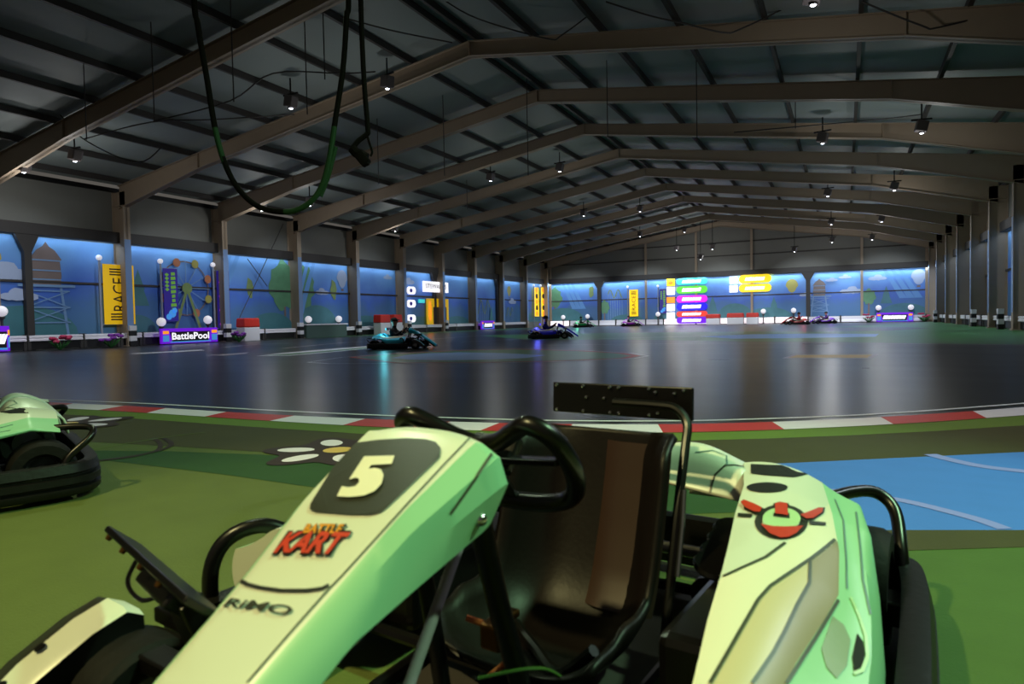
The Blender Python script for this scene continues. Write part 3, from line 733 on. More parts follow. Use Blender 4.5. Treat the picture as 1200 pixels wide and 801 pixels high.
def deco_race(cl, c, ax, n, W, H):
    z = Vector((0, 0, 1))
    k = MB(); k.add_mesh(text_mesh('RACE', .0), frame4(c, z*H*.55, -ax*W*.42))
    k.done('lettering', 's_dark', cl, recalc=False)
    for e in (-1, 1):
        for j in range(3):
            k = MB(); q = c+z*(e*H*(.33+.045*j)); 
            k.face([q-ax*W*.3-z*.03, q+ax*W*.3-z*.03, q+ax*W*.3+z*.03, q-ax*W*.3+z*.03]); k.done('bar', 's_dark', cl, recalc=False)
def deco_lime(cl, c, ax, n, W, H):
    z = Vector((0, 0, 1)); k = MB(); random.seed(3)
    for j in range(9):
        q = c+ax*W*.18+z*(H*(.40-.085*j)); w = W*random.uniform(.12, .22); h = H*.034
        k.face([q-ax*w-z*h, q+ax*w-z*h*.7, q+ax*w*.9+z*h, q-ax*w+z*h*.8])
    for j in range(5):
        q = c-ax*W*.26+z*(H*(.38-.07*j)); w = W*.16; h = H*.035
        k.face([q-ax*w, q-z*h, q+ax*w, q+z*h])
    k.done('print', 's_lime', cl, recalc=False)
    k = MB()
    for dx, dz, r in ((.05, -.36, .26), (-.2, -.42, .2), (.22, -.30, .18)):
        q = c+ax*W*dx+z*H*dz+n*.004; k.face([q+ax*W*r*math.cos(2*pi*i/14)+z*W*r*math.sin(2*pi*i/14) for i in range(14)])
    k.done('print', 's_sky', cl, recalc=False)
def deco_dots(cl, c, ax, n, W, H):
    z = Vector((0, 0, 1))
    for j in range(8):
        k = MB(); q = c+z*(H*(.42-.12*j))+ax*W*(.12*(-1)**j); r = W*.24
        k.face([q+ax*r*math.cos(2*pi*i/14)+z*r*math.sin(2*pi*i/14) for i in range(14)])
        k.done('dot', ('s_sky', 's_magenta')[j % 2], cl, recalc=False)
def zl(px, py): return on_left(px, py).z
def zb(px, py): return on_back(px, py).z
banner('flag_banner', 'tall yellow banner with black RACE lettering on the near left wall', 'banner', 117.5, zl(117, 304), 121, 157, zl(121, 309), zl(121, 380), 'l', 's_yellow', deco_race)
banner('flag_banner', 'indigo banner with green print beside the painted big wheel', 'banner', 189, zl(189, 308), 191.5, 208, zl(191, 314), zl(191, 376), 'l', 's_indigo', deco_lime)
banner('flag_banner', 'indigo banner with blue and pink dots half behind a column', 'banner', 250.5, zl(250, 312), 254, 268.5, zl(254, 317), zl(254, 385), 'l', 's_indigo', deco_dots)
banner('flag_banner', 'yellow banner with black RACE lettering on the back wall', 'banner', 735.5, zb(735, 337), 737.5, 747.5, zb(737, 339.5), zb(737, 370.5), 'b', 's_yellow_b', deco_race)
banner('flag_banner', 'indigo banner with green print beside icon boards on back wall', 'banner', 771, zb(771, 336), 773, 781, zb(773, 338.5), zb(773, 367), 'b', 's_indigo', deco_lime)
def deco_bands(cl, c, ax, n, W, H):
    z = Vector((0, 0, 1))
    for j in range(5):
        k = MB(); q = c+z*(H*(.4-.2*j)); r = W*.28
        k.face([q+ax*r*math.cos(2*pi*i/12)+z*r*math.sin(2*pi*i/12) for i in range(12)]); k.done('print', ('s_orange', 's_dark')[j % 2], cl, recalc=False)
banner('flag_banner', 'narrow yellow banner left of its twin near the back left corner', 'banner', 625.6, zl(626, 335), 626.2, 631, zl(626, 336.5), zl(626, 370.5), 'l', 's_yellow_b', deco_bands)
banner('flag_banner', 'narrow yellow banner right of its twin near the back left corner', 'banner', 633.6, zl(634, 335.5), 633.9, 638.2, zl(634, 336.5), zl(634, 370.5), 'l', 's_yellow_b', deco_bands)

def slab(name, label, cat, wall, x0, y0, x1, y1, mt, depth=.1, off=.35, rnd=0., group=None, slant=0.):
    """sign board parallel to a wall, corners from its place on that wall; returns object, centre, axis, normal, size"""
    fn = on_left if wall == 'l' else on_back
    a = fn(x0, y1, off); b_ = fn(x1, y0, off)
    ym = (y0+y1)/2
    a2 = fn(x0, y0, off)
    ax = Vector((0, 1, 0)) if wall == 'l' else Vector((1, 0, 0)); n = Vector((1, 0, 0)) if wall == 'l' else Vector((0, -1, 0))
    W = (fn(x1, ym, off)-fn(x0, ym, off)).dot(ax); H = a2.z-a.z
    c = (fn(x0, ym, off)+fn(x1, ym, off))/2; c.z = (a.z+a2.z)/2
    t = thing(name, label, cat, (c.x, c.y, c.z), 0, group)
    k = MB(); r = rnd*min(W, H)/2
    if r > 0:
        pts = []
        for cx_, cz_, a0 in ((W/2-r, H/2-r, 0), (-W/2+r, H/2-r, pi/2), (-W/2+r, -H/2+r, pi), (W/2-r, -H/2+r, 1.5*pi)):
            for j in range(7): an = a0+pi/2*j/6; pts.append(ax*(cx_+r*math.cos(an))+Vector((0, 0, cz_+r*math.sin(an))))
    else: pts = [ax*(u*W/2)+Vector((0, 0, v*H/2)) for u, v in ((-1, -1), (1, -1), (1, 1), (-1, 1))]
    k.prism(pts, n*depth)
    bd = k.done('board', mt, t)
    return t, bd, ax, n*(depth+.006), W, H
def strokes(name, parent, c, ax, z, W, H, mt, n_=7, seed=1):
    """a line of slanted letter-like strokes where the photo's lettering cannot be read"""
    random.seed(seed); k = MB(); x = -W/2
    ws = [random.uniform(.6, 1.3) for _ in range(n_)]; s_ = W/(sum(ws)*1.18)
    for w in ws:
        w *= s_; q = c+ax*(x+w/2); sh = ax*H*.16
        h2 = H/2*random.uniform(.8, 1.)
        k.face([q-ax*w/2-z*H/2-sh, q+ax*w/2-z*H/2-sh, q+ax*w/2+z*h2+sh, q-ax*w/2+z*h2+sh]); x += w*1.18
    k.done(name, mt, parent, recalc=False)
Z = Vector((0, 0, 1))
# stack of name boards with icon boards beside them, back wall
NB = [(326.5, 334, 's_cyan', 'cyan'), (335.6, 344.2, 's_green', 'green'), (346.6, 354.6, 's_magenta', 'magenta'), (355.2, 363.6, 's_blue', 'blue'), (364.8, 371.2, 's_red', 'red'), (371.6, 379, 's_purple', 'purple')]
for i, (y0, y1, mt, nm) in enumerate(NB):
    t, bd, ax, n, W, H = slab('name_board', nm + ' rounded name board with white lettering on the back wall stack', 'sign', 'b', 793, y0, 829, y1, mt, rnd=.95, off=(.75 if y1 > 371 else .12), group='stacked name boards on the back wall')
    strokes('lettering', bd, n, ax, Z, W*.62, H*.5, 'sign_white', 8, i+3)
IB = [(327, 335.4, 's_yellow_b', 'yellow icon board at the top of the back wall stack'), (336.4, 345.6, 'sign_white', 'white icon board beside the green name board'), (348, 355, 's_orange', 'orange icon board beside the magenta name board'), (356, 364.4, 'sign_white', 'white icon board beside the blue name board'), (365.8, 379, 'sign_white', 'tall white icon board at the foot of the stack')]
for i, (y0, y1, mt, lb) in enumerate(IB):
    t, bd, ax, n, W, H = slab('icon_board', lb, 'sign', 'b', 781.5, y0, 791, y1, mt, rnd=.15, off=(.75 if y1 > 371 else .12), group='icon boards on the back wall')
    k = MB(); r = min(W, H)*.26; k.face([n+ax*r*1.3*math.cos(2*pi*j/12)+Z*r*math.sin(2*pi*j/12) for j in range(12)]); k.done('icon', ('s_orange', 'barrier_glow')[i in (1, 3, 4)], bd, recalc=False)
for i, (y0, y1, lb) in enumerate([(322.4, 332, 'upper yellow rounded board with white lettering on back wall'), (333.4, 342.4, 'lower yellow rounded board with white lettering on back wall')]):
    t, bd, ax, n, W, H = slab('name_board', lb, 'sign', 'b', 866, y0, 904, y1, 's_yellow_b', rnd=.95, group='yellow name boards on the back wall')
    strokes('lettering', bd, n, ax, Z, W*.6, H*.45, 'sign_white', 9, i+20)
for y0, y1, lb in ((324, 332.6, 'upper white icon board beside the yellow name boards'), (334, 342.6, 'lower white icon board beside the yellow name boards')):
    t, bd, ax, n, W, H = slab('icon_board', lb, 'sign', 'b', 855, y0, 864.5, y1, 'sign_white', rnd=.12, group='white icon boards on the back wall')
    k = MB(); r = H*.2; k.face([n+ax*r*1.4*math.cos(2*pi*j/12)+Z*r*math.sin(2*pi*j/12) for j in range(12)]); k.done('icon', 'barrier_glow', bd, recalc=False)
# BattlePool sign and its far twin, low signs on the track side
def low_sign(wall, x0, y0, x1, y1, label, text, off=1.0):
    t, bd, ax, n, W, H = slab('track_sign', label, 'sign', wall, x0, y0, x1, y1, 's_purple', depth=.12, off=off)
    t.location.z = H/2+.04
    k = MB(); k.prism([-ax*W*.32-Z*H*.36+n, ax*W*.32-Z*H*.36+n, ax*W*.36+Z*H*.28+n, -ax*W*.36+Z*H*.28+n], n*.08); pn = k.done('panel', 's_dark', bd)
    k = MB()
    if text: k.add_mesh(text_mesh(text, 0, 0, .02), frame4(n*1.2+Z*H*-.02, ax*W*.66, Z*H*.46)); k.done('lettering', 'sign_white', bd, recalc=False)
    else: k.bm.free(); strokes('lettering', bd, n*1.2, ax, Z, W*.62, H*.42, 'sign_white', 9, 5)
    k = MB(); k.face([n*1.2+ax*W*u+Z*H*v for u, v in ((-.36, -.44), (.36, -.44), (.36, -.36), (-.36, -.36))]); k.done('stripe', 's_sky', bd, recalc=False)
    for e in (-1, 1):
        k = MB(); k.face([n*1.2+ax*W*(e*.43+u)+Z*H*v for u, v in ((-.05, -.36), (.05, -.36), (.05, .05), (-.05, .05))]); k.done('icon', 's_sky', bd, recalc=False)
        k = MB(); k.face([n*1.2+ax*W*(e*.43+u)+Z*H*v for u, v in ((-.05, .14), (.05, .14), (.05, .34), (-.05, .34))]); k.done('icon', 's_orange', bd, recalc=False)
    return t
low_sign('l', 187, 385, 253, 403, 'purple track sign with white BattlePool lettering before left wall', 'BattlePool')
low_sign('b', 1027, 363, 1070, 373.6, 'purple track sign with white lettering before far right back wall', None)
low_sign('l', 563, 376, 578, 386, 'small purple track sign with white lettering by a far left column', None)
low_sign('l', -14, 376, 9, 406, 'tall blue purple sign cut by the left edge of the picture', None)
# shop front painted boards by the fifth column
t, bd, ax, n, W, H = slab('shop_sign', 'white board with black STEWARDS lettering over the yellow doorway', 'sign', 'l', 495, 329, 524, 341.6, 'sign_white', off=.3)
k = MB(); k.add_mesh(text_mesh('STEWARDS', 0, 0, .01), frame4(n+Z*H*.06, ax*W*.84, Z*H*.42)); k.done('lettering', 's_dark', bd, recalc=False)
t, bd, ax, n, W, H = slab('doorway_panel', 'yellow doorway surround painted beside a left column', 'panel', 'l', 499.5, 349.5, 525, 380.5, 's_yellow', off=.2, depth=.06)
k = MB(); k.face([n+ax*W*u+Z*H*v for u, v in ((-.22, -.5), (.4, -.5), (.4, .18), (-.22, .18))]); k.done('opening', mat('doorway brown', (92, 70, 48), .6), bd, recalc=False)
for j in range(4):
    k = MB(); q = n-ax*W*.36+Z*H*(.28-.17*j); k.face([q+ax*W*.06*math.cos(2*pi*i/10)+Z*W*.09*math.sin(2*pi*i/10) for i in range(10)]); k.done('print', 's_orange', bd, recalc=False)
for y, lb in ((340, 'topmost round white badge beside the column left of the doorway'), (355.5, 'middle round white badge beside the column left of the doorway'), (373, 'lowest round white badge beside the column left of the doorway')):
    t, bd, ax, n, W, H = slab('round_badge', lb, 'sign', 'l', 476.5, y-4.5, 486, y+4.5, 'sign_white', off=.22, rnd=1., group='round white badges on the left wall')
    k = MB(); r = H*.27; k.face([n+ax*(-W*.1+r*1.2*math.cos(2*pi*j/12))+Z*r*math.sin(2*pi*j/12) for j in range(12)]); k.done('symbol', 's_indigo', bd, recalc=False)
t, bd, ax, n, W, H = slab('small_lamp_panel', 'small pale cyan lit panel left of the yellow doorway', 'sign', 'l', 490, 350.4, 496.5, 354.6, 's_cyan', off=.2)
t, bd, ax, n, W, H = slab('wall_box', 'dark green box cabinet under two white globes at left wall', 'cabinet', 'l', 355, 382, 402, 397, mat('box green', (70, 92, 86), .6), depth=.3, off=.6)
t.location.z = H/2
MB().box((n.x-.15, 0, H/2+.03), (.4, W+.1, .06)).done('lid_edge', 'barrier_white', bd)
# small red and white kiosks, checker posts, flower clumps
def kiosk(wall, px, w, h, label, off=1.25):
    p = (on_left(px, 390, off) if wall == 'l' else on_back(px, 378, off)); ax = Vector((0, 1, 0)) if wall == 'l' else Vector((1, 0, 0))
    t = thing('marshal_stand', label, 'stand', (p.x, p.y, 0))
    s = (.6, w, h*.6) if wall == 'l' else (w, .6, h*.6)
    MB().box((0, 0, h*.3), s, bevel=.03).done('base', 'white', t)
    s2 = (.64, w*1.05, h*.4) if wall == 'l' else (w*1.05, .64, h*.4)
    MB().box((0, 0, h*.8), s2, bevel=.06, taper=.94).done('hood', 'red', t)
kiosk('l', 291, .95, 1.15, 'red topped white marshal stand right of the BattlePool sign')
kiosk('l', 448, 1.0, 1.3, 'red topped white marshal stand left behind the cyan kart driver')
kiosk('l', 463, .9, 1.3, 'red topped white marshal stand right behind the cyan kart driver')
kiosk('b', 836, 1.2, .95, 'red topped white stand right of the purple name board')
kiosk('b', 862, 1.4, 1.0, 'wide red topped white stand by the thin back wall post')
kiosk('b', 882, 1.0, 1.0, 'red topped white stand left of the long bright barrier')
def checker_post(p, label, n_=4, s=.22):
    t = thing('checker_post', label, 'post', p, 0, 'black and white checker posts')
    for j in range(n_): MB().box((0, 0, s*(j+.5)), (s, s*1.4, s), bevel=.01).done('block', ('s_dark', 'white')[j % 2], t)
for px, w, lb in ((267, 'l', 'checker post right of the BattlePool sign'), (352.5, 'l', 'checker post left of the dark green box'), (421, 'l', 'checker post left of the cyan kart'), (480, 'l', 'checker post behind the nose of the cyan kart'), (523.5, 'l', 'checker post at the doorway column'), (155, 'l', 'checker post right of the nearest big column')):
    p = on_left(px, 395, .75); checker_post((p.x, p.y, 0), lb)
for y_, lb in ((34.6, 'checker post at the nearest right wall column'), (41.2, 'checker post between two right wall columns'), (57.4, 'checker post at the far end of the right wall')):
    checker_post((CR-.1, y_, 0), lb)
M['flower_pink'] = mat('pink flowers', (190, 50, 90), .6); M['flower_purple'] = mat('purple flowers', (130, 50, 160), .6); M['leaf'] = mat('leaf green', (50, 110, 50), .6)
def clump(p, label, mt, w, h, n_):
    t = thing('flower_clump', label, 'flowers', p, 0, 'flower clumps along the barriers'); random.seed(int(p[1]*10))
    k = MB()
    for j in range(n_):
        a = 2*pi*j/n_; q = (w*.5*math.cos(a)*random.uniform(.4, 1), w*.7*math.sin(a)*random.uniform(.4, 1), h*random.uniform(.55, .95))
        for i in range(5): k.ball((q[0]+.06*math.cos(i*1.256), q[1]+.06*math.sin(i*1.256), q[2]), .065, 8)
    k.done('blossom', mt, t, math.radians(80))
    k = MB()
    for j in range(n_*2):
        a = 2*pi*j/(n_*2); k.tube([(0, 0, 0), (w*.3*math.cos(a), w*.4*math.sin(a), h*.35), (w*.5*math.cos(a), w*.6*math.sin(a), h*.6)], [.02, .03, .01], 6)
    k.done('foliage', 'leaf', t, SM)
for px, py, lb, mt in ((70, 405, 'pink flower clump on the verge at far left', 'flower_pink'), (130, 400, 'purple flower clump beside the nearest big column', 'flower_purple'), (280, 397, 'purple flower clump left of the red topped stand', 'flower_purple')):
    p = on_left(px, 395, 1.3 if px < 200 else 2.1); clump((p.x, p.y, 0), lb, mt, .6, .55, 7)
for px, lb, mt in ((1018, 'orange pink flower clump left of far purple sign', 'flower_pink'), (1083, 'pink flower clump in the back right corner', 'flower_pink')):
    p = on_back(px, 374, 1.5); clump((p.x, p.y, 0), lb, mt, .9, .7, 7)

# ------------------------------------------------------------------ karts
from mathutils.bvhtree import BVHTree
KLOC = Vector((-0.577, 1.485, 0)); KROT = math.atan2(-.992, -.126)
KM = Matrix.Translation(KLOC) @ Matrix.Rotation(KROT, 4, 'Z'); KI = KM.inverted()
def tab(t, x):
    if x <= t[0][0]: return t[0][1:]
    for a, b in zip(t, t[1:]):
        if x <= b[0]:
            f = (x-a[0])/(b[0]-a[0]); return tuple(p+(q-p)*f for p, q in zip(a[1:], b[1:]))
    return t[-1][1:]
IN = [(-.54, .25, .40), (-.42, .28, .43), (-.25, .325, .412), (-.1, .345, .384), (.05, .372, .36), (.15, .388, .343), (.3, .408, .314), (.45, .432, .28), (.62, .455, .235), (.80, .47, .17)]
RD = [(-.54, .43, .375), (-.42, .475, .40), (-.25, .522, .372), (-.1, .557, .337), (.05, .576, .302), (.15, .566, .29), (.3, .548, .275), (.45, .535, .25), (.62, .525, .21), (.80, .515, .155)]
SD = [(-.54, .52, .33), (-.42, .545, .362), (-.25, .583, .345), (-.1, .606, .31), (.05, .63, .27), (.15, .64, .245), (.3, .645, .22), (.45, .645, .2), (.62, .635, .165), (.80, .60, .13)]
BT = [(-.54, .53, .315), (-.42, .555, .34), (-.25, .595, .315), (-.1, .628, .22), (.05, .648, .13), (.15, .652, .11), (.45, .652, .10), (.62, .645, .09), (.80, .61, .08)]

def in_poly(x, y, P):
    c = False
    for (x1, y1), (x2, y2) in zip(P, P[1:]+P[:1]):
        if (y1 > y) != (y2 > y) and x < (x2-x1)*(y-y1)/(y2-y1)+x1: c = not c
    return c
def proj(p):
    v = p-CAM; d = v.dot(FW); return 600+F*v.dot(RT)/d, 400.5-F*v.dot(UP)/d
CREAM = [(806, 830), (836, 680), (870, 665), (897, 653), (920, 636), (955, 604), (990, 575), (980, 632), (961, 646), (949, 655), (915, 678), (902, 687), (888, 703), (820, 822)]  # pod stripes; warm projector light is painted into their colours
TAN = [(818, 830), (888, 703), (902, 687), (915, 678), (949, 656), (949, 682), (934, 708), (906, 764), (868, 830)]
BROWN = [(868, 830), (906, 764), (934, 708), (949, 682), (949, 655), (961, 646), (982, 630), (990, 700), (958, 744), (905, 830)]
GREYP = [(838, 684), (852, 645), (880, 648), (905, 640), (935, 630), (920, 640), (897, 655), (870, 667)]
def pod_mesh():
    k = MB(); secs = []; NX = 120; NT = 44
    for i in range(NX+1):
        x = -.54+(1.06)*i/NX
        a, r, s, b = tab(IN, x), tab(RD, x), tab(SD, x), tab(BT, x)
        row = [(x, a[0]+.012, a[1]-.09), (x, a[0]+.002, a[1]-.012)]
        for j in range(NT+1):
            t = j/NT; row.append((x, a[0]+(r[0]-a[0])*t, a[1]+(r[1]-a[1])*t+.02*4*t*(1-t)*(1 if x < .2 else max(.3, 1-(x-.2)*1.5))))
        for j in range(1, 5): t = j/4; row.append((x, r[0]+(s[0]-r[0])*t, r[1]+(s[1]-r[1])*t-.004*4*t*(1-t)))
        for j in range(1, 7): t = j/6; row.append((x, s[0]+(b[0]-s[0])*t+.012*4*t*(1-t), s[1]+(b[1]-s[1])*t))
        secs.append(row)
    k.loft(secs); n = len(secs[0]); k.bm.faces.ensure_lookup_table()
    k._f([k.bm.verts.new(Vector(p)) for p in secs[0]]); k._f([k.bm.verts.new(Vector(p)) for p in reversed(secs[-1])])
    k.bm.faces.ensure_lookup_table()
    for fi in range(NX*(n-1)):
        f = k.bm.faces[fi]; c = f.calc_center_median(); j = fi % (n-1)
        if j < 2: f.material_index = 6; continue
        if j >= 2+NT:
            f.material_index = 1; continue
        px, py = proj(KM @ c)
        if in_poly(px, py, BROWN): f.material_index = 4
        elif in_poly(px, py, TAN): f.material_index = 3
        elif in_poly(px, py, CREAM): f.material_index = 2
    return k
POD_MATS = ['white_body', 'white_side', 'decal_cream', 'decal_tan', 'decal_brown', 'decal_grey', 'black']

PAN = [(.50, .112, .648), (.53, .125, .637), (.70, .104, .547), (.82, .087, .466), (.95, .075, .386), (1.15, .07, .25), (1.33, .055, .12)]
PS1 = [(.50, .030, -.03), (.53, .036, -.03), (.70, .024, -.02), (.82, .02, -.015), (1.33, .02, -.015)]
PS2 = [(.50, .046, -.075), (.53, .046, -.075), (.70, .03, -.055), (.82, .034, -.035), (1.33, .035, -.03)]
PS3 = [(.50, .01, -.145), (.53, .012, -.15), (.70, .026, -.105), (.82, .04, -.056), (.95, .04, -.06), (1.33, .04, -.06)]
def panel_mesh():
    k = MB(); secs = []
    NX = 40
    for i in range(NX+1):
        x = .50+.83*i/NX; hw, z = tab(PAN, x); yc = -.02
        r = []
        e = max(0, (.545-x)/.045)      # rear lip rolls over
        z -= .018*e*e
        def pt(y, zz): r.append((x, y, zz))
        for t in (PS3, PS2, PS1): d = tab(t, x); pt(yc-hw-d[0], z+d[1])
        for j in range(11):
            u = -1+2*j/10; pt(yc+u*hw, z+.005*(1-u*u)-(.02*e*abs(u)**3))
        for t in (PS1, PS2, PS3): d = tab(t, x); pt(yc+hw+d[0], z+d[1])
        secs.append(r)
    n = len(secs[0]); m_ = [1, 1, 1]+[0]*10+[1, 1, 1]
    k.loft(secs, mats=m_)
    k.mi = 2; k._f([k.bm.verts.new(Vector(p)) for p in secs[0]]); k._f([k.bm.verts.new(Vector(p)) for p in reversed(secs[-1])])
    return k
def bvh_of(o):
    me = o.data; return BVHTree.FromPolygons([v.co.copy() for v in me.vertices], [list(p.vertices) for p in me.polygons])
def cast(bvh, px, py, lift=.003):
    o = KI @ CAM; d = (KI.to_3x3() @ ray(px, py)).normalized()
    h, n, _, _ = bvh.ray_cast(o, d)
    if h is None: return None
    if n.dot(d) > 0: n = -n
    return h+n*lift, n
def dense(pts, step=6, closed=False):
    out = []
    for (a, b), (c, d) in zip(pts, pts[1:]+(pts[:1] if closed else [])):
        n_ = max(1, int(math.hypot(c-a, d-b)/step))
        for i in range(n_): out.append((a+(c-a)*i/n_, b+(d-b)*i/n_))
    if not closed: out.append(pts[-1])
    return out
def decal(name, bvh, pts, mt, parent, lift=.003):
    q = [cast(bvh, x, y, lift) for x, y in dense(pts, 7, True)]; q = [p for p in q if p]
    k = MB(); c = sum((p[0] for p in q), Vector())/len(q)
    cc = k.bm.verts.new(c+q[0][1]*.001); vs = [k.bm.verts.new(p[0]) for p in q]
    # fan keeps the patch close to the curved surface
    f = k._f(vs); k.bm.verts.remove(cc)
    if f: bmesh.ops.triangulate(k.bm, faces=[f])
    return k.done(name, mt, parent)
def seam(name, bvh, pts, w, mt, parent, lift=.002):
    q = [cast(bvh, x, y, lift) for x, y in dense(pts, 5)]; q = [p for p in q if p]
    if len(q) < 2: return
    k = MB(); L = []; R = []
    for i, (p, n) in enumerate(q):
        t = q[min(i+1, len(q)-1)][0]-q[max(i-1, 0)][0]; s_ = n.cross(t).normalized()*w/2
        L.append(p+s_); R.append(p-s_)
    k.loft([L, R]); return k.done(name, mt, parent)
def decal_text(name, bvh, txt, bl, br, tl, mt, parent, bold=.02, shear=0., lift=.004):
    a, b, c = cast(bvh, *bl, lift), cast(bvh, *br, lift), cast(bvh, *tl, lift)
    if not (a and b and c): return
    x = b[0]-a[0]; y = c[0]-a[0]; ctr = a[0]+x/2+y/2
    k = MB(); k.add_mesh(text_mesh(txt, 0, shear, bold), frame4(ctr, x, y)); n = x.cross(y).normalized()
    for v in k.bm.verts:
        h = bvh.ray_cast(v.co+n*.04, -n)[0]
        if h is not None: v.co = h+n*lift
    return k.done(name, mt, parent, recalc=False)
def mirror_copy(o, name, parent, dx=0., dz=0.):
    me = o.data.copy()
    for v in me.vertices: v.co.y = -v.co.y; v.co.x += dx; v.co.z += dz*max(0., v.co.x+.1)/.6
    me.flip_normals()
    return newobj(name, me, parent)

def make_kart(label):
    t = thing('racing_kart', label, 'kart', KLOC, KROT, 'karts')
    # chassis rails and floor tray
    k = MB()
    for y in (-.24, .24): k.tube([(-.6, y, .09), (.3, y, .08), (.75, y*.8, .08), (1.1, y*.6, .09)], .016, 8, smooth_n=4)
    for x in (-.55, -.3, .3, .78): k.tube([(x, -.6, .1), (x, .6, .1)], .015, 8)
    for y in (-.45, .45): k.tube([(-.3, y*1.05, .1), (.3, y*1.1, .1), (.7, y, .1)], .014, 8, smooth_n=3)
    k.done('chassis_frame', 'black', t, SM)
    k = MB(); k.prism([(-.35, -.24, .055), (-.35, .24, .055), (.5, .25, .055), (1.05, .14, .055), (1.05, -.14, .055), (.5, -.25, .055)], (0, 0, .008)); k.done('floor_tray', 'steel_dark', t)
    # wrap-around bumper of three stacked rubber ribs
    half = [(.62, .715), (.3, .71), (-.2, .695), (-.5, .675), (-.61, .635), (-.67, .52), (-.68, .25)]
    path = half+[(x, -y) for x, y in reversed(half)]
    path = [(p.x, p.y) for p in spline([Vector((x, y, 0)) for x, y in path], 6)]
    prof = [(-.035, .03), (.02, .03), (.034, .045), (.034, .066), (.014, .073), (.014, .081), (.034, .088), (.034, .118), (.014, .125), (.014, .133), (.03, .140), (.02, .180), (-.01, .187), (-.035, .180)]
    secs = []
    for i, (x, y) in enumerate(path):
        a = path[max(i-1, 0)]; b = path[min(i+1, len(path)-1)]; tx, ty = b[0]-a[0], b[1]-a[1]; L = math.hypot(tx, ty); nx, ny = -ty/L, tx/L
        if nx*x+ny*y < 0: nx, ny = -nx, -ny
        secs.append([(x+nx*u, y+ny*u, z) for u, z in prof])
    k = MB(); k.loft(secs, close_sec=True, caps=True); k.done('bumper', 'black_matte', t, math.radians(50))
    # wheels
    for x, y, r, w in ((-.46, .52, .145, .21), (-.46, -.52, .145, .21), (.80, .50, .13, .13), (.80, -.50, .13, .13)):
        s_ = 1 if y > 0 else -1
        k = MB(); h = w/2
        k.lathe((x, y, r), [(r*.52, -h*.8), (r*.62, -h), (r*.9, -h), (r*.985, -h*.8), (r, -h*.3), (r, h*.3), (r*.985, h*.8), (r*.9, h), (r*.62, h), (r*.52, h*.8)], (0, s_, 0), 28); wh = k.done('wheel', 'tyre', t, SM)
        k = MB(); k.lathe((x, y, r), [(0, h*.45), (r*.16, h*.5), (r*.2, h*.2), (r*.42, h*.25), (r*.48, h*.75), (r*.58, h*.82), (r*.55, -h*.8), (0, -h*.6)], (0, s_, 0), 24); k.done('rim', 'steel', wh, SM)
    MB().tube([(-.46, -.5, .145), (-.46, .5, .145)], .018, 10).done('rear_axle', 'steel', t, SM)
    # seat shell
    ctr = [(-.135, .545), (-.125, .50), (-.105, .42), (-.07, .31), (-.025, .2), (.03, .13), (.11, .095), (.2, .09), (.29, .11), (.35, .145), (.365, .15)]
    secs = []
    ctrv = spline([Vector((x, 0, z)) for x, z in ctr], 3)
    for i, p in enumerate(ctrv):
        a = ctrv[max(i-1, 0)]; b = ctrv[min(i+1, len(ctrv)-1)]; tg = (b-a).normalized(); nr = Vector((-tg.z, 0, tg.x));
        if nr.dot(Vector((1, 0, 1))) < 0: nr = -nr
        f = i/(len(ctrv)-1); wing = .13 if f < .75 else .13*(1-(f-.75)/.25*.75)
        if f < .12: wing *= .45+.55*f/.12
        row = []
        for j in range(21):
            u = -1+j/10; au = abs(u)
            row.append(p+Vector((0, .012+u*.215*(1-.08*au**3), 0))+nr*(wing*au**3.2))
        secs.append(row)
    k = MB(); k.loft(secs); st = k.done('seat', 'seat', t, math.radians(60), solid=.018, off=-1)
    k = MB()   # smoother back panel, brown reflected light painted into its colour
    rows = []
    for zf in range(9):
        p = ctrv[2+int(zf*1.5)]; row = []
        for j in range(9):
            u = -1+j/4; row.append(p+Vector((.006+.012*(1-u**4), .105+u*.085, 0)))
        rows.append(row)
    k.loft(rows); k.done("back_pad", "pad", st, math.radians(60))
    k = MB(); k.tube([(.02, -.2, .16), (.10, -.13, .11), (.2, .0, .105), (.28, .1, .12), (.3, .19, .2)], .012, 8, smooth_n=5); k.done('seat_piping', 'black', st, SM)
    # seat side hoop, plate arm and antenna plate
    k = MB(); k.tube([(.10, .25, .12), (.04, .245, .26), (-.03, .24, .42), (-.10, .232, .53), (-.13, .225, .575), (-.14, .195, .606), (-.14, .15, .612), (-.14, .03, .613)], .011, 10, smooth_n=5); arm = k.done('plate_arm', 'black', t, SM)
    k = MB(); k.tube([(.045, .262, .27), (.0, .258, .37), (-.03, .252, .44)], .006, 8); k.done('grab_rail', 'steel', arm, SM)
    k = MB(); R_ = Euler((0, -.04, 0)).to_matrix(); k.box((-.2, .018, .611), (.012, .40, .083), R_, bevel=.003); pl = k.done('antenna_plate', 'black', t)
    for y in (-.168, -.085, -.005, .02, .105, .12, .165, .196):
        for z in (.645, .578):
            if y in (.12, .165) : continue
            MB().lathe((-.193, y, z), [(0, .006), (.004, .005), (.0055, 0)], (1, 0, 0), 10).done('bolt', 'chrome', pl)
    for y, z in ((-.075, .615), (-.022, .615), (.122, .637), (.172, .636), (.128, .584)):
        MB().lathe((-.193, y, z), [(0, .006), (.004, .005), (.0055, 0)], (1, 0, 0), 10).done('bolt', 'chrome', pl)
    # steering wheel (flat topped, two horns), column and supports
    WC = Vector((.355, -.005, .555)); V = Vector((.64, 0, .77)); U = Vector((0, 1, 0))
    rim2 = [(0, .045), (.05, .06), (.10, .095), (.14, .115), (.175, .09), (.188, .03), (.182, -.03), (.155, -.085), (.10, -.118), (0, -.13)]
    rimp = rim2+[(-u, v) for u, v in reversed(rim2[1:-1])]
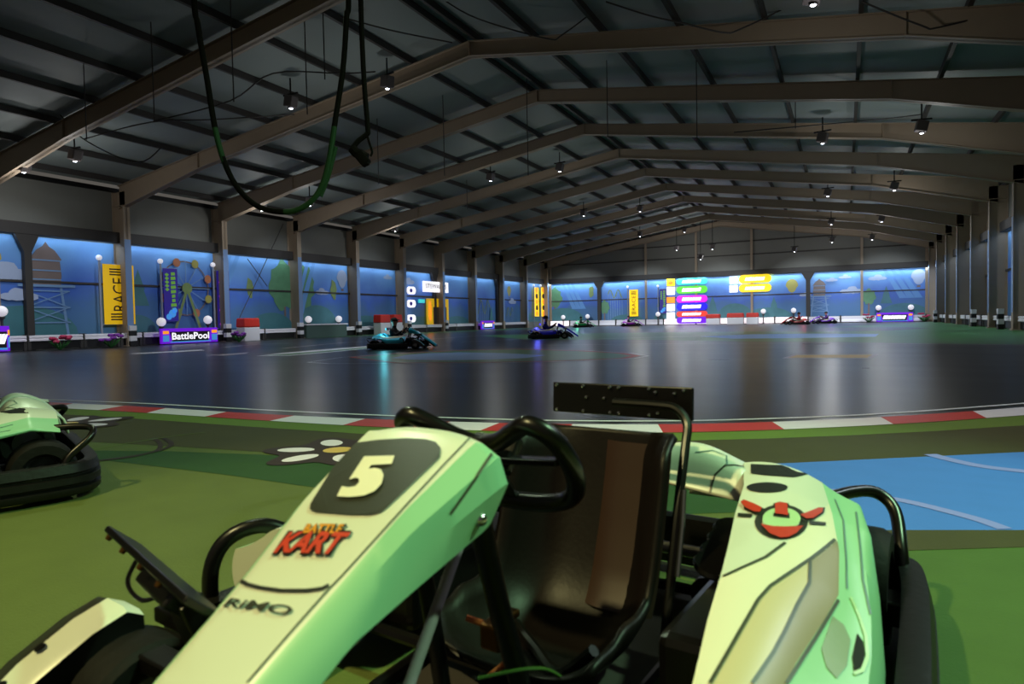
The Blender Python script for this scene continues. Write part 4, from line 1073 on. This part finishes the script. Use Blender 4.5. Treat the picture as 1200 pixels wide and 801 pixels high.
    k = MB(); k.tube([WC+U*u+V*v for u, v in rimp], .0185, 12, closed=True, smooth_n=5); sw = k.done('steering_wheel', 'black', t, SM)
    for a, b in (((0, 0), (.17, .02)), ((0, 0), (-.17, .02)), ((0, 0), (0, -.12))):
        k = MB(); k.bar(WC+U*a[0]+V*a[1], WC+U*b[0]+V*b[1], .035, .012, bevel=.003); k.done('spoke', 'black', sw)
    k = MB(); k.box(WC+Vector((-.01, 0, .01)), (.03, .11, .08), Euler((0, -.7, 0)).to_matrix(), bevel=.008); k.done('wheel_hub', 'black', sw)
    k = MB(); k.tube([(.365, -.003, .545), (.604, .0, .222), (.66, .002, .15)], .0105, 14); k.done('steering_column', 'grey_tube', t, SM)
    k = MB(); k.tube([(.52, .09, .52), (.485, .075, .44), (.44, .075, .3), (.40, .085, .16), (.39, .09, .08)], .021, 12, smooth_n=4)
    k.tube([(.52, -.12, .52), (.485, -.1, .44), (.44, -.1, .3), (.40, -.1, .08)], .018, 12, smooth_n=4)
    k.done('column_support', 'black', t, SM)
    # nose panel with number and lettering
    pk = panel_mesh(); pn = pk.done('nose_panel', ['white_body', 'white_side', 'black'], t, math.radians(28))
    bv = bvh_of(pn)
    plate = decal('number_plate', bv, [(417.7, 519.8), (444.6, 516.3), (477.6, 514.6), (500, 515.8), (511, 519), (517, 526), (515.7, 537), (454, 596), (447, 601), (436, 604), (411.5, 604), (371, 601), (364, 598), (365, 591), (399, 536), (406, 526)], 'decal_dark', pn)
    decal('number', bv, [(428.1, 537), (463.7, 536.1), (460.3, 545.8), (436.5, 547.2), (433.3, 551.8), (440.3, 550.4), (447.8, 552.5), (450.9, 559), (448.3, 569.3), (440.3, 577.7), (428.1, 582.9), (411.2, 584.6), (396.3, 583.7), (401.9, 572), (409.4, 573.4), (417.8, 572), (422.5, 567.4), (421.5, 563), (417.8, 562.1), (410.3, 564.2)], 'decal_cream', pn, .005)
    seam('panel_seam', bv, [(283, 681), (290, 685), (305, 689), (330, 692.5), (360, 692.5), (378, 690), (386, 686)], .006, 'decal_black', pn)
    seam('panel_seam', bv, [(551, 513), (520, 545), (480, 588), (440, 632), (400, 676), (386, 690), (340, 742), (290, 800)], .0035, 'decal_line', pn, .0015)
    seam('panel_seam', bv, [(576, 532), (560, 556), (543, 580), (528, 601)], .005, 'decal_line', pn, .002)
    decal_text('lettering', bv, 'KART', (319, 652), (396, 654), (339, 623), 'decal_black', pn, bold=.07, lift=.0035)
    decal_text('lettering', bv, 'KART', (322, 650), (394, 652), (342, 625.5), 'decal_red', pn, bold=.035, lift=.0055)
    decal_text('lettering', bv, 'BATTLE', (354, 627.5), (402, 628.5), (361, 615), 'decal_black', pn, bold=.07, lift=.0035)
    decal_text('lettering', bv, 'BATTLE', (356, 626.5), (400, 627.5), (362, 616), 'decal_orange', pn, bold=.03, lift=.005)
    decal_text('lettering', bv, 'RiMO', (262, 712), (338, 723), (272, 702), 'decal_dark', pn, bold=.02, lift=.0035)
    k = MB(); k.ball((.566, .128, .512), .0115, 14); k.done('panel_knob', 'chrome', pn, math.radians(80))
    # side pods
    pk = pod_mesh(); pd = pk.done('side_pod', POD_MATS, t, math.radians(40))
    pr_ = mirror_copy(pd, 'side_pod', t, -.02, .12)
    bp_ = bvh_of(pd)
    first = len(pd.children)
    LN = [[(836, 680), (853, 673), (870, 665), (897, 653), (920, 636)], [(832, 801), (860, 752), (888, 703), (902, 687), (915, 678), (949, 655), (961, 646), (978, 632)],
          [(881, 801), (906, 764), (920, 738), (934, 708), (948, 683), (949, 657)], [(921, 801), (958, 743), (982, 703)]]
    for ln in LN: seam('pinstripe', bp_, ln, .006, 'decal_line', pd)
    E = lambda cx, cy, rx, ry, a0=0, a1=2*pi, n_=24: [(cx+rx*math.cos(a0+(a1-a0)*i/n_), cy+ry*math.sin(a0+(a1-a0)*i/n_)) for i in range(n_+1)]
    decal('emblem', bp_, E(915.5, 612, 31, 20.5), 'decal_dark', pd, .002)
    decal('emblem', bp_, E(915.5, 609, 22, 13), 'decal_green', pd, .004)
    decal('emblem', bp_, [(891, 616), (905, 618.5), (920, 619), (940, 618), (933, 626), (924, 631), (914, 632), (902, 627)], 'decal_red', pd, .0055)
    for q in ([(868, 590), (873, 588), (883, 592), (893, 597), (891, 602), (884, 602), (874, 597)], [(937, 605), (946, 602), (957, 597), (963, 597), (962, 602), (952, 609), (944, 610)], [(908, 592), (914, 590.5), (922, 592), (923, 606), (908, 604)]):
        c = (sum(a for a, b in q)/len(q), sum(b for a, b in q)/len(q))
        decal('emblem', bp_, [(c[0]+(a-c[0])*1.28, c[1]+(b-c[1])*1.28) for a, b in q], 'decal_dark', pd, .003)
        decal('emblem', bp_, q, 'decal_red', pd, .0065)
    for q in ([(865, 602), (882, 603), (881, 607), (865, 606)], [(948, 611), (967, 612.5), (967, 616), (948, 615)]): decal('emblem', bp_, q, 'decal_dark', pd, .003)
    decal('vent', bp_, E(899, 571.5, 24, 6.0), 'decal_black', pd, .002)
    decal('vent', bp_, [(880, 544), (900, 545), (940, 546), (947, 556), (930, 559.5), (895, 557), (880, 555)], 'decal_black', pd, .002)
    decal('air_duct', bp_, [(1004, 742), (1011, 752), (1013, 768), (1009, 782), (1000, 788), (998, 770)], 'decal_black', pd, .002)
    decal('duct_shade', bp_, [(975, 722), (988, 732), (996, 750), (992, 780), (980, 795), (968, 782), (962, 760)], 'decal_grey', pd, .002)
    seam('duct_edge', bp_, [(996, 700), (1006, 722), (1014, 745), (1016, 770), (1010, 786), (1000, 790)], .006, 'decal_green', pd, .003)
    seam('pinstripe', bp_, [(978, 585), (988, 610), (991, 650), (992, 690)], .004, 'decal_blue', pd)
    seam('pinstripe', bp_, [(1003, 600), (1008, 640), (1011, 680), (1020, 720)], .004, 'decal_blue', pd)
    # rear fairing beside the seat
    secs = []
    for j in range(13):
        y = .07+.235*j/12; f = j/12; rise = .035*math.sin(pi*min(1, f*1.1))-.03*f*f
        prof = [(-.30, .385-.03*f), (-.315, .405-.02*f), (-.345, .437+rise*.5), (-.39, .462+rise*.7-.02*f), (-.45, .458+rise*.6-.03*f), (-.52, .425+rise*.3-.02*f), (-.58, .36), (-.60, .28)]
        secs.append(spline([Vector((x, y, z)) for x, z in prof], 3))
    k = MB(); k.loft(secs); fa = k.done('rear_fairing', 'white_body', t, math.radians(50), solid=.01, off=-1)
    mirror_copy(fa, 'rear_fairing', t).modifiers.new('thickness', 'SOLIDIFY').thickness = .01
    bf = bvh_of(fa)
    seam('panel_seam', bf, [(832, 577), (838, 556), (850, 545), (862, 545), (878, 548)], .005, 'decal_line', fa)
    seam('panel_seam', bf, [(815, 530), (835, 528), (851, 534), (852, 545)], .004, 'decal_blue', fa)
    # tail lamp bar behind the seat
    k = MB(); k.box((-.235, .018, .60), (.05, .22, .05), bevel=.012); k.done('tail_lamp', 'lamp', t)
    # side hoops to the bumper
    for s_ in (1, -1):
        k = MB(); k.tube([(-.48, .46*s_, .335), (-.60, .52*s_, .34), (-.665, .575*s_, .33), (-.65, .62*s_, .29), (-.56, .64*s_, .21), (-.53, .65*s_, .13)], .0165, 12, smooth_n=5); k.done('side_hoop', 'black', t, SM)
        h_ = .14 if s_ > 0 else 0.
        k = MB(); k.tube([(.34+h_, .60*s_, .29), (.41+h_, .655*s_, .335), (.48+h_, .70*s_, .315), (.515+h_, .72*s_, .245), (.52+h_, .715*s_, .13)], .019, 12, smooth_n=5); k.done('side_hoop', 'black', t, SM)
        for x, y0, y1, z, w_, h_ in ((-.40, .60, .70, .12, .09, .06), (.1, .60, .72, .1, .08, .05), (.5, .58, .73, .12, .08, .06)):
            k = MB(); k.bar((x, y0*s_, z), (x, y1*s_, z), w_, h_, bevel=.006); k.done('bumper_bracket', 'black', t)
    # front fenders over the steered wheels
    for s_ in (1, -1):
        k = MB()
        top = [(.77, .285), (.80, .302), (.86, .285), (.95, .24), (1.03, .18), (1.10, .11)]
        secs = [[(x, s_*.665, z-.10), (x, s_*.66, z-.02), (x, s_*.64, z), (x, s_*.60, z+.006), (x, s_*.54, z+.004), (x, s_*.525, z-.004), (x, s_*.52, z-.10)] for x, z in top]
        k.loft(secs, mats=[1, 1, 2, 0, 0, 1]); k.mi = 1; k._f([k.bm.verts.new(Vector(p)) for p in secs[0]])
        fe = k.done('front_fender', ['white_body', 'black', 'decal_dark'], t, SM)
        for x, z in ((.92, .262), (.98, .222)):
            MB().lathe((x, s_*.585, z+.004), [(0, .004), (.008, .003), (.01, 0)], (.45, 0, 1), 10).done('fender_bolt', 'black', fe)
        for x, z in ((.71, .26), (.80, .235)):
            k = MB(); k.bar((x, .1*s_, z), (x, .56*s_, z), .05, .03, bevel=.004); k.done('front_bracket', 'black', t)
        k = MB(); k.bar((.755, .2*s_, .27), (.755, .2*s_, .09), .12, .05, bevel=.004); k.done('bracket_post', 'black', t)
    # front antenna plate on the right of the nose, leaning back
    yv = Vector((.22, .9755, 0)); d = Vector((.74*.9755, -.74*.22, .6726)); nv = yv.cross(d).normalized(); c = Vector((.835, -.34, .428))
    Rm = Matrix((nv, yv, d)).transposed()
    k = MB(); k.box(c, (.012, .46, .075), Rm, bevel=.003); pl = k.done('antenna_plate', 'black', t)
    for u in (-.2, -.1, .01, .11):
        for v in (.03, -.03):
            MB().lathe(c+yv*u+d*v+nv*.006, [(0, .009), (.005, .008), (.0065, 0)], nv, 10).done('bolt', 'brass', pl)  # brass tone stands in for warm light on the bolts
    k = MB(); k.bar(c+yv*.1+nv*.01-d*.02, (.79, -.24, .25), .05, .04, bevel=.004); k.box(c+yv*.04+nv*.02-d*.015, (.03, .16, .045), Rm, bevel=.006); k.done('plate_bracket', 'black', t)
    k = MB(); k.tube([c+yv*-.13+nv*.008-d*.01, c+yv*-.12+nv*.05-d*.02, c+yv*-.04+nv*.055-d*.03, c+yv*.03+nv*.012-d*.03], .004, 6, smooth_n=6); k.done('plate_cable', 'black', t, SM)
    # pedals, cables and the battery box
    for s_ in (1, -1):
        k = MB(); k.tube([(.86, .1*s_, .1), (.84, .1*s_, .2), (.82, .1*s_, .27)], .008, 8); k.box((.815, .1*s_, .27), (.012, .07, .04), bevel=.003); k.done('pedal', 'steel', t)
    k = MB(); k.tube([(.48, .05, .19), (.42, .12, .2), (.36, .14, .17), (.3, .17, .1)], .0035, 6, smooth_n=5); k.done('green_cable', 'green_wire', t, SM)
    k = MB(); k.tube([(.42, -.02, .26), (.40, .04, .24), (.42, .07, .21), (.39, .05, .18), (.42, .03, .16)], .006, 6, smooth_n=5); k.done('orange_cable', 'orange_wire', t, SM)
    k = MB(); k.box((.40, .035, .235), (.05, .045, .05), bevel=.006); k.box((.39, .05, .275), (.03, .05, .015), bevel=.004); k.done('linkage_block', 'brass', t)
    for s_ in (1, -1):
        k = MB(); k.box((.02, .40*s_, .17), (.5, .2, .16), bevel=.02); k.done('battery_box', 'black', t)
    k = MB()
    for j in range(4): k.lathe((-.21+.05*j, .31, .30-.012*j), [(.0, 0), (.045, 0), (.05, .008), (.045, .016), (0, .016)], (.25, .2, 1), 16)
    k.tube([(-.24, .31, .22), (-.05, .3, .2)], .045, 12); k.done('motor', 'black', t, SM)
    return t
M['pad'] = mat('seat pad with brown reflection', (52, 34, 25), .4)  # brown reflection put into the base colour
kart5 = make_kart('white kart with number 5 nose panel, large in the foreground')

# parked kart at the left edge
f2 = Vector((-.40, -.917, 0)); l2 = Vector((.917, -.40, 0))
kl = Vector((-3.264, 1.90, 0))+f2*.63-l2*.69
kartL = dup(kart5, kl, math.atan2(f2.y, f2.x)); kartL['label'] = 'parked kart cut off by the left edge of the picture'
def plain_nose(r):
    for ch in list(r.children):
        for g in list(ch.children):
            if g.name.split('.')[0] in ('number', 'lettering'): bpy.data.objects.remove(g)
plain_nose(kartL)
def moving(px, py, ang, rgb, label):
    p = atH(px, py)
    r = dup(kart5, (p.x, p.y, 0), ang); r['label'] = label
    paint(r, (*lin(rgb), 1)); plain_nose(r); return r  # LED light on the white bodywork is painted in as object colour
hr = math.radians(18)
KC = moving(463, 408.4, hr, (40, 190, 220), 'cyan lit kart driving right before the left wall')
KB = moving(640, 396.6, hr, (30, 30, 255), 'blue lit kart driving right, second nearest of the moving karts')
KG = moving(681, 383.6, hr, (20, 220, 110), 'green lit kart near the back wall beside the blue kart')
KMg = moving(737, 382.4, hr, (190, 20, 220), 'magenta lit kart near the back wall under the yellow banner')
KR = moving(936, 380.2, pi+.35, (220, 30, 40), 'red lit kart before the long bright barrier')
KP = moving(968, 379.0, pi+.35, (110, 20, 190), 'purple lit kart just right of the red kart')

# ------------------------------------------------------------------ drivers
def make_driver(label):
    t = thing('person', label, 'person', (0, 0, 0), 0)
    # one skinned body: pelvis, spine, neck, head, arms to the wheel, legs to the pedals (kart coordinates)
    P = {'pel': (.08, .01, .19), 'bel': (.02, .01, .33), 'che': (-.03, .01, .50), 'nek': (-.02, .01, .66), 'chin': (.0, .01, .73), 'hea': (.005, .01, .83), 'cro': (-.005, .01, .90)}
    R = {'pel': .14, 'bel': .135, 'che': .15, 'nek': .058, 'chin': .075, 'hea': .098, 'cro': .07}
    E_ = [('pel', 'bel'), ('bel', 'che'), ('che', 'nek'), ('nek', 'chin'), ('chin', 'hea'), ('hea', 'cro')]
    for s_, n in ((1, 'l'), (-1, 'r')):
        P['sh'+n] = (-.02, .19*s_, .56); R['sh'+n] = .065
        P['el'+n] = (.12, .29*s_, .42); R['el'+n] = .048
        P['wr'+n] = (.30, .21*s_, .54); R['wr'+n] = .033
        P['pa'+n] = (.345, .19*s_, .565); R['pa'+n] = .034
        P['hi'+n] = (.15, .10*s_, .18); R['hi'+n] = .09
        P['kn'+n] = (.52, .17*s_, .30); R['kn'+n] = .06
        P['an'+n] = (.84, .11*s_, .15); R['an'+n] = .042
        P['to'+n] = (.90, .10*s_, .24); R['to'+n] = .036
        E_ += [('che', 'sh'+n), ('sh'+n, 'el'+n), ('el'+n, 'wr'+n), ('wr'+n, 'pa'+n), ('pel', 'hi'+n), ('hi'+n, 'kn'+n), ('kn'+n, 'an'+n), ('an'+n, 'to'+n)]
    names = list(P); me = bpy.data.meshes.new('body'); me.from_pydata([P[n] for n in names], [(names.index(a), names.index(b)) for a, b in E_], [])
    o = bpy.data.objects.new('body', me); col.objects.link(o)
    o.modifiers.new('skin', 'SKIN'); 
    if not me.skin_vertices: pass
    for n, sv in zip(names, me.skin_vertices[0].data): sv.radius = (R[n], R[n]); sv.use_root = (n == 'pel')
    sd = o.modifiers.new('sub', 'SUBSURF'); sd.levels = 2; sd.render_levels = 2
    dg = bpy.context.evaluated_depsgraph_get(); dg.update()
    bm_ = bpy.data.meshes.new_from_object(o.evaluated_get(dg)); bpy.data.objects.remove(o)
    k = MB(); k.bm.from_mesh(bm_)
    for f in k.bm.faces:
        c = f.calc_center_median(); f.material_index = 1 if (c.z > .70 or (c.x > .31 and abs(c.y) > .13 and c.z > .45)) else 0
    k.mi = 1
    # nose, ears, five fingers a hand closed on the rim
    k.lathe((.095, .01, .815), [(0, .03), (.012, .016), (.016, 0), (.012, -.03), (0, -.035)], (.5, 0, -.2), 8)
    for s_ in (1, -1):
        k.ball((.0, .01+.098*s_, .815), .024, 10, (.7, .4, 1.2))
        for j, L in enumerate((.8, 1., 1.05, .95)):
            q = Vector((.365+.012*j-.02, .19*s_, .60-.02*j))
            k.tube([q, q+Vector((.03*L, -.008*s_, .008)), q+Vector((.035*L, -.03*s_, -.01)), q+Vector((.008, -.036*s_, -.018))], [.0095, .009, .008, .007], 6)
        k.tube([(.33, .185*s_, .575), (.345, .155*s_, .59), (.365, .145*s_, .585)], [.011, .009, .008], 6)
    k.mi = 2
    for s_ in (1, -1): k.ball((.092, .01+.035*s_, .845), .012, 8)
    k.done('body', ['cloth', 'skin', 'hair'], t, math.radians(80))
    k = MB(); k.ball((-.012, .01, .86), .112, 18, (1.05, .95, .95))
    for v in list(k.bm.verts):
        if v.co.z < .835 and v.co.x > .01 or v.co.z < .78: k.bm.verts.remove(v)
    k.mi = 0; k.tube([(.07, -.07, .885), (.15, -.04, .875), (.16, .01, .873), (.15, .06, .875), (.07, .09, .885)], .008, 6, smooth_n=3)
    k.done('cap', 'hair', t, math.radians(60))
    return t
def seat_in(kart, proto, rgba, label, first=False):
    r = proto if first else dup(proto, (0, 0, 0), 0)
    r.location = kart.location; r.rotation_euler = kart.rotation_euler; r['label'] = label; paint(r, rgba); r['group'] = 'kart drivers'
    return r
d0 = make_driver('x')
seat_in(KC, d0, (0, 0, 0, 0), 'person in dark clothes and cap driving the cyan lit kart', True)
seat_in(KB, d0, (*lin((24, 20, 120)), 1), 'person in dark blue top and cap driving the blue lit kart')
seat_in(KG, d0, (*lin((20, 60, 30)), 1), 'person in dark green top driving the green lit kart')
seat_in(KMg, d0, (*lin((40, 20, 44)), 1), 'person in dark top driving the magenta lit kart')
seat_in(KR, d0, (*lin((200, 40, 50)), 1), 'person in red top driving the red lit kart')
seat_in(KP, d0, (*lin((70, 20, 110)), 1), 'person in purple top driving the purple lit kart')

# ------------------------------------------------------------------ overhead fixtures
M['proj_body'] = mat('projector grey', (84, 76, 76), .5)
M['lens_glow'] = glow_mat('projector lens light', (235, 240, 255), 9.)
def projector(px, py, label, aim=(0, 0), H=5.75):
    H = 7.5
    for _ in range(12): H = roof_z(atH(px, py, H).x)-.95
    while atH(px, py, H).y > 59.5 and H > 5.2: H -= .1
    p = atH(px, py, H)
    t = thing('projector', label, 'projector', (p.x, p.y, p.z), random.uniform(-.3, .3), 'ceiling projectors')
    R_ = Euler((random.uniform(-.1, .1), .25, 0)).to_matrix()
    k = MB(); k.box((0, 0, .22), (.34, .30, .36), R_, bevel=.03); k.box((-.02, .19, .26), (.18, .1, .3), R_, bevel=.02); k.done('body', 'proj_body', t)
    k = MB(); k.lathe((0, 0, .0), [(.09, .08), (.09, .0), (.07, -.005), (.07, .03)], (0, 0, 1), 16); ln = k.done('lens_hood', 'steel_dark', t, SM)
    k = MB(); k.lathe((0, 0, -.005), [(0, -.02), (.045, -.012), (.06, .006)], (0, 0, 1), 14); k.done('lens', 'lens_glow', ln, SM)
    zt = roof_z(p.x)-p.z
    k = MB(); k.tube([(0, 0, .38), (0, 0, zt)], .025, 8); k.bar((-.3, 0, .44), (.3, 0, .44), .05, .05); k.done('hanging_pole', 'black_matte', t, SM)
    return p
PJ = [(341, 127, 'projector hanging left of the green hose loop end'), (454, 104, 'projector beside the dangling cable, near top centre left'), (28, 202, 'projector at the far left, lowest left one'), (88, 189, 'projector right of the far left one'),
      (575, 212, 'projector left of its pair over the middle of the hall'), (656, 201, 'projector right of its pair over the middle of the hall'), (307, 247, 'projector by the bottom of the hose loop, left'), (363, 241, 'projector by the bottom of the hose loop, right'),
      (953, 6, 'projector cut by the top edge of the picture'), (1080, 156, 'projector highest on the right side'), (964, 168, 'projector left of the highest right one'),
      (463, 271, 'projector above the fifth left column'), (684, 253, 'projector over the back left of the hall'), (750, 248, 'projector over the back middle, upper'), (750, 277, 'projector over the back middle, lower'), (802, 272, 'projector near the ridge end, upper'),
      (793, 293, 'projector near the ridge end, lower left'), (835, 292, 'projector near the ridge end, lower middle'), (821, 304, 'small far projector below the ridge end'), (931, 295, 'far projector left of the right back cluster'),
      (970, 230, 'projector on the right, third row, left'), (1048, 223, 'projector on the right, third row, right'), (1033, 260, 'projector on the right, fourth row, right'), (974, 263, 'projector on the right, fourth row, left'), (1022, 281, 'far right projector, fifth row, right'), (975, 284, 'far right projector, fifth row, left')]
PP = [projector(px, py, lb) for px, py, lb in PJ]
# smoke detectors / small hanging bells, suspension rods, services
def roof_hit(px, py):
    d = ray(px, py); lo, hi = 1., 200.
    for _ in range(60):
        mid = (lo+hi)/2; p = CAM+d*mid
        if p.z > roof_z(p.x): hi = mid
        else: lo = mid
    return CAM+d*lo
for px, yt, yb in ((98, 78, 163), (177, 35, 142), (270, 0, 118), (357, 30, 133), (378, 0, 92), (442, 145, 215), (519, 118, 205), (711, 78, 160), (816, 75, 165), (932, 110, 150), (617, 95, 205), (547, 215, 245)):
    a = roof_hit(px, yt); dep = (a-CAM).dot(FW); b_ = atD(px, yb, dep)
    t = MB().tube([(a.x, a.y, roof_z(a.x)+.21), (a.x, a.y, b_.z)], .016, 6).done('suspension_rod', 'steel_dark')
    tag(t, 'thin dark rod hanging from the roof over the track', 'rod', 'roof suspension rods')
CB = [([(0, 96, .0), (60, 125, 0), (98, 163, 0), (160, 190, 0), (190, 172, 0)], 'thin cable sagging across the far left roof bay'), ([(98, 163, 0), (177, 143, 0), (250, 140, 0), (345, 134, 0)], 'thin cable from left rods to the projector by the hose'),
      ([(180, 142, 0), (270, 118, 0), (320, 86, 0), (400, 86, 0), (440, 84, 0)], 'thin cable running to the projector beside the dangling cable'), ([(400, 20, 0), (460, 36, 0), (530, 50, 0)], 'thin cable across the bay left of the ridge'),
      ([(520, 0, 0), (560, 22, 0), (640, 45, 0), (660, 40, 0), (710, 2, 0)], 'black cable drooping under the nearest ridge beam'), ([(710, 2, 0), (760, 18, 0), (800, 27, 0), (848, 38, 0), (870, 33, 0), (940, 0, 0)], 'black cable drooping right of the ridge'),
      ([(1010, 2, 0), (1080, 30, 0), (1100, 32, 0), (1180, 12, 0), (1230, 0, 0)], 'black cable drooping at the top right'), ([(860, 155, 0), (950, 147, 0), (1030, 140, 0), (1080, 134, 0)], 'thin cable between the two upper right projectors')]
for pts, lb in CB:
    a0 = roof_hit(pts[len(pts)//2][0], pts[len(pts)//2][1]); dep = (a0-CAM).dot(FW)*.93
    k = MB(); k.tube([atD(x, y, dep) for x, y, _ in pts], .02, 6, smooth_n=5); tag(k.done('roof_cable', 'steel_dark', None, SM), lb, 'cable', 'roof cables')
for a, b_ in (((332, 262), (279, 376)), ((290, 303), (313, 335))):
    p, q = atX(*a, XL+.3), atX(*b_, XL+.3); tag(MB().tube([p, q], .02, 6).done('bracing_rod', 'steel_dark'), 'thin %s bracing rod crossing the wall between two left columns' % ('long' if a[0] == 332 else 'short'), 'rod', 'wall bracing rods')
# charging hoses hanging over the pit
D_ = 4.0
hp = [(226, -30), (232, 30), (243, 95), (252, 150), (263, 190), (280, 222), (305, 243), (338, 248), (362, 238), (377, 218), (386, 185), (393, 140), (402, 80), (406, 20), (408, -30)]
hq = [atD(x, y, D_) for x, y in hp]
def up_to_roof(p): return [Vector((p.x, p.y, p.z+(roof_z(p.x)+.1-p.z)*f)) for f in (1., .66, .33)]
k = MB(); pts = spline(up_to_roof(hq[0])+hq+up_to_roof(hq[-1])[::-1], 6)
k.tube(pts, .017, 10)
for f in k.bm.faces:
    c = f.calc_center_median(); x, y = proj(c)
    f.material_index = 1 if (y > 150 and not 262 < x < 330) else 0
hz = k.done('charging_hose', ['hose_black', 'hose_green'], None, SM)
tag(hz, 'long black and green hose hanging in a big loop from the roof', 'hose')
k = MB(); k.tube([atD(x+5, y, D_+.02) for x, y in ((370, 230), (379, 207), (388, 172))], .016, 8, smooth_n=4); ob = k.done('hose_sleeve', 'hose_green', hz, SM)
t = thing('charging_cable', 'short dangling black cable with a plug right of the hose loop', 'cable', atD(425, 185, D_))
o0 = t.location
def LC(x, y, d=0): return atD(x, y, D_+d)-Vector(o0)
k = MB(); k.tube([q_-Vector(o0) for q_ in up_to_roof(atD(422, -30, D_))]+[LC(422, -30), LC(424, 40), LC(427, 100), LC(431, 150), LC(430, 157), LC(420, 165), LC(413, 174)], .016, 10, smooth_n=5); k.done('cord', 'hose_black', t, SM)
k = MB(); k.tube([LC(413, 174), LC(417, 179), LC(424, 182), LC(430, 185)], .03, 10); k.bar(LC(420, 180), LC(430, 192), .075, .06, bevel=.01); k.bar(LC(426, 187), LC(429, 194), .05, .045, bevel=.008); k.done('plug', 'hose_black', t, SM)
k = MB(); k.tube([LC(430, 158), LC(433, 168), LC(436, 178), LC(434, 183)], .007, 6, smooth_n=4); k.done('strap', 'hose_black', t, SM)

# ------------------------------------------------------------------ light
w = bpy.data.worlds.new('world'); scn.world = w; w.use_nodes = True
w.node_tree.nodes['Background'].inputs['Color'].default_value = (1., .92, .82, 1); w.node_tree.nodes['Background'].inputs['Strength'].default_value = .09
def light(kind, name, loc, energy, rgb, **kw):
    d = bpy.data.lights.new(name, kind); d.energy = energy; d.color = rgb
    for a, b in kw.items():
        if a not in ('target', 'rot'): setattr(d, a, b)
    o = bpy.data.objects.new(name, d); col.objects.link(o); o.location = loc
    if 'target' in kw: o.rotation_euler = (Vector(kw['target'])-Vector(loc)).to_track_quat('-Z', 'Y').to_euler()
    if 'rot' in kw: o.rotation_euler = kw['rot']
    return o
# strip lamps under the lintels wash the murals
for i in range(3, 13):
    y = (FY[i]+FY[i+1])/2; L = FY[i+1]-FY[i]-.5
    for X, s_, nm in ((XL, 1, 'left'), (XR, -1, 'right')):
        if s_ < 0 and i < 6: continue
        e = 9 if s_ > 0 else 8
        light('AREA', 'strip_lamp', (X+s_*.26, y, 4.40), e, (.62, .80, 1.), shape='RECTANGLE', size=.06, size_y=L, rot=(0, s_*.42, 0))
q = on_left(111, 290).y
light('AREA', 'strip_lamp', (XL+.26, q, 4.40), 9, (.62, .80, 1.), shape='RECTANGLE', size=.06, size_y=1.3, rot=(0, .42, 0))
for xa, xb in zip(bx, bx[1:]):
    if xb-xa < 1: continue
    light('AREA', 'strip_lamp', ((xa+xb)/2, YB-.26, 4.40), 16*(xb-xa), (.66, .84, 1.), shape='RECTANGLE', size=xb-xa-.3, size_y=.06, rot=(-.42, 0, 0))
# projector cones on the track, plus added fill points that brighten the roof
for i, p in enumerate(PP):
    light('SPOT', 'projector_beam', (p.x, p.y, p.z-.06), 300, (.86, .93, 1.), spot_size=math.radians(110), spot_blend=.9, shadow_soft_size=.06, rot=(0, 0, 0))
    light('POINT', 'roof_fill_light', (p.x, p.y, min(p.z, 6.4)-.6), 46, (.97, .97, .94), shadow_soft_size=.12)
# the picture projectors on the walls
for y in (12, 19, 26, 33, 40, 47, 54, 60):
    light('SPOT', 'projector_beam', (-17.5, y, 5.9), 1000, (.80, .90, 1.), spot_size=math.radians(48), spot_blend=.5, shadow_soft_size=.08, target=(XL, y+1.5, 1.3))
for x in (-24, -17, -10, -3, 3):
    light('SPOT', 'projector_beam', (x, 51, 5.9), 2500, (.82, .92, 1.), spot_size=math.radians(46), spot_blend=.5, shadow_soft_size=.08, target=(x, YB, .9))
for y in (28, 35, 42, 49, 56):
    light('SPOT', 'projector_beam', (-2.5, y, 5.9), 900, (.80, .92, 1.), spot_size=math.radians(54), spot_blend=.6, shadow_soft_size=.08, target=(XR, y+1.5, 1.6))
# the beams over the pit: cream from ahead and above, green from the track side
light('SPOT', 'projector_beam', (-2.6, -2.2, 5.8), 1350, (1., .88, .38), spot_size=math.radians(62), spot_blend=.5, shadow_soft_size=.12, target=(-.6, .9, .3))
light('SPOT', 'projector_beam', (3.0, 2.4, 4.9), 1050, (.50, 1., .52), spot_size=math.radians(80), spot_blend=.5, shadow_soft_size=.12, target=(-.8, 1.6, 0))
light('SPOT', 'projector_beam', (-5.5, 4.5, 5.8), 300, (.80, 1., .66), spot_size=math.radians(90), spot_blend=.6, shadow_soft_size=.12, target=(-3.4, 3.4, 0))
light('SPOT', 'projector_beam', (4.0, 6.5, 5.8), 420, (.80, .92, 1.), spot_size=math.radians(90), spot_blend=.6, shadow_soft_size=.12, target=(.8, 4.6, 0))
# light strips on the moving karts
for kt_, c in ((KC, (.15, .85, 1.)), (KB, (.1, .12, 1.)), (KG, (.1, 1., .45)), (KMg, (.8, .1, 1.)), (KR, (1., .12, .1)), (KP, (.45, .1, 1.))):
    f_ = Matrix.Rotation(kt_.rotation_euler.z, 3, 'Z')
    light('POINT', 'kart_glow', Vector(kt_.location)+f_ @ Vector((-.36, 0, .70)), 9, c, shadow_soft_size=.06)

vs = scn.view_settings
vs.view_transform = 'Standard'; vs.look = 'None'; vs.exposure = 0.; vs.gamma = 1.; vs.use_curve_mapping = False
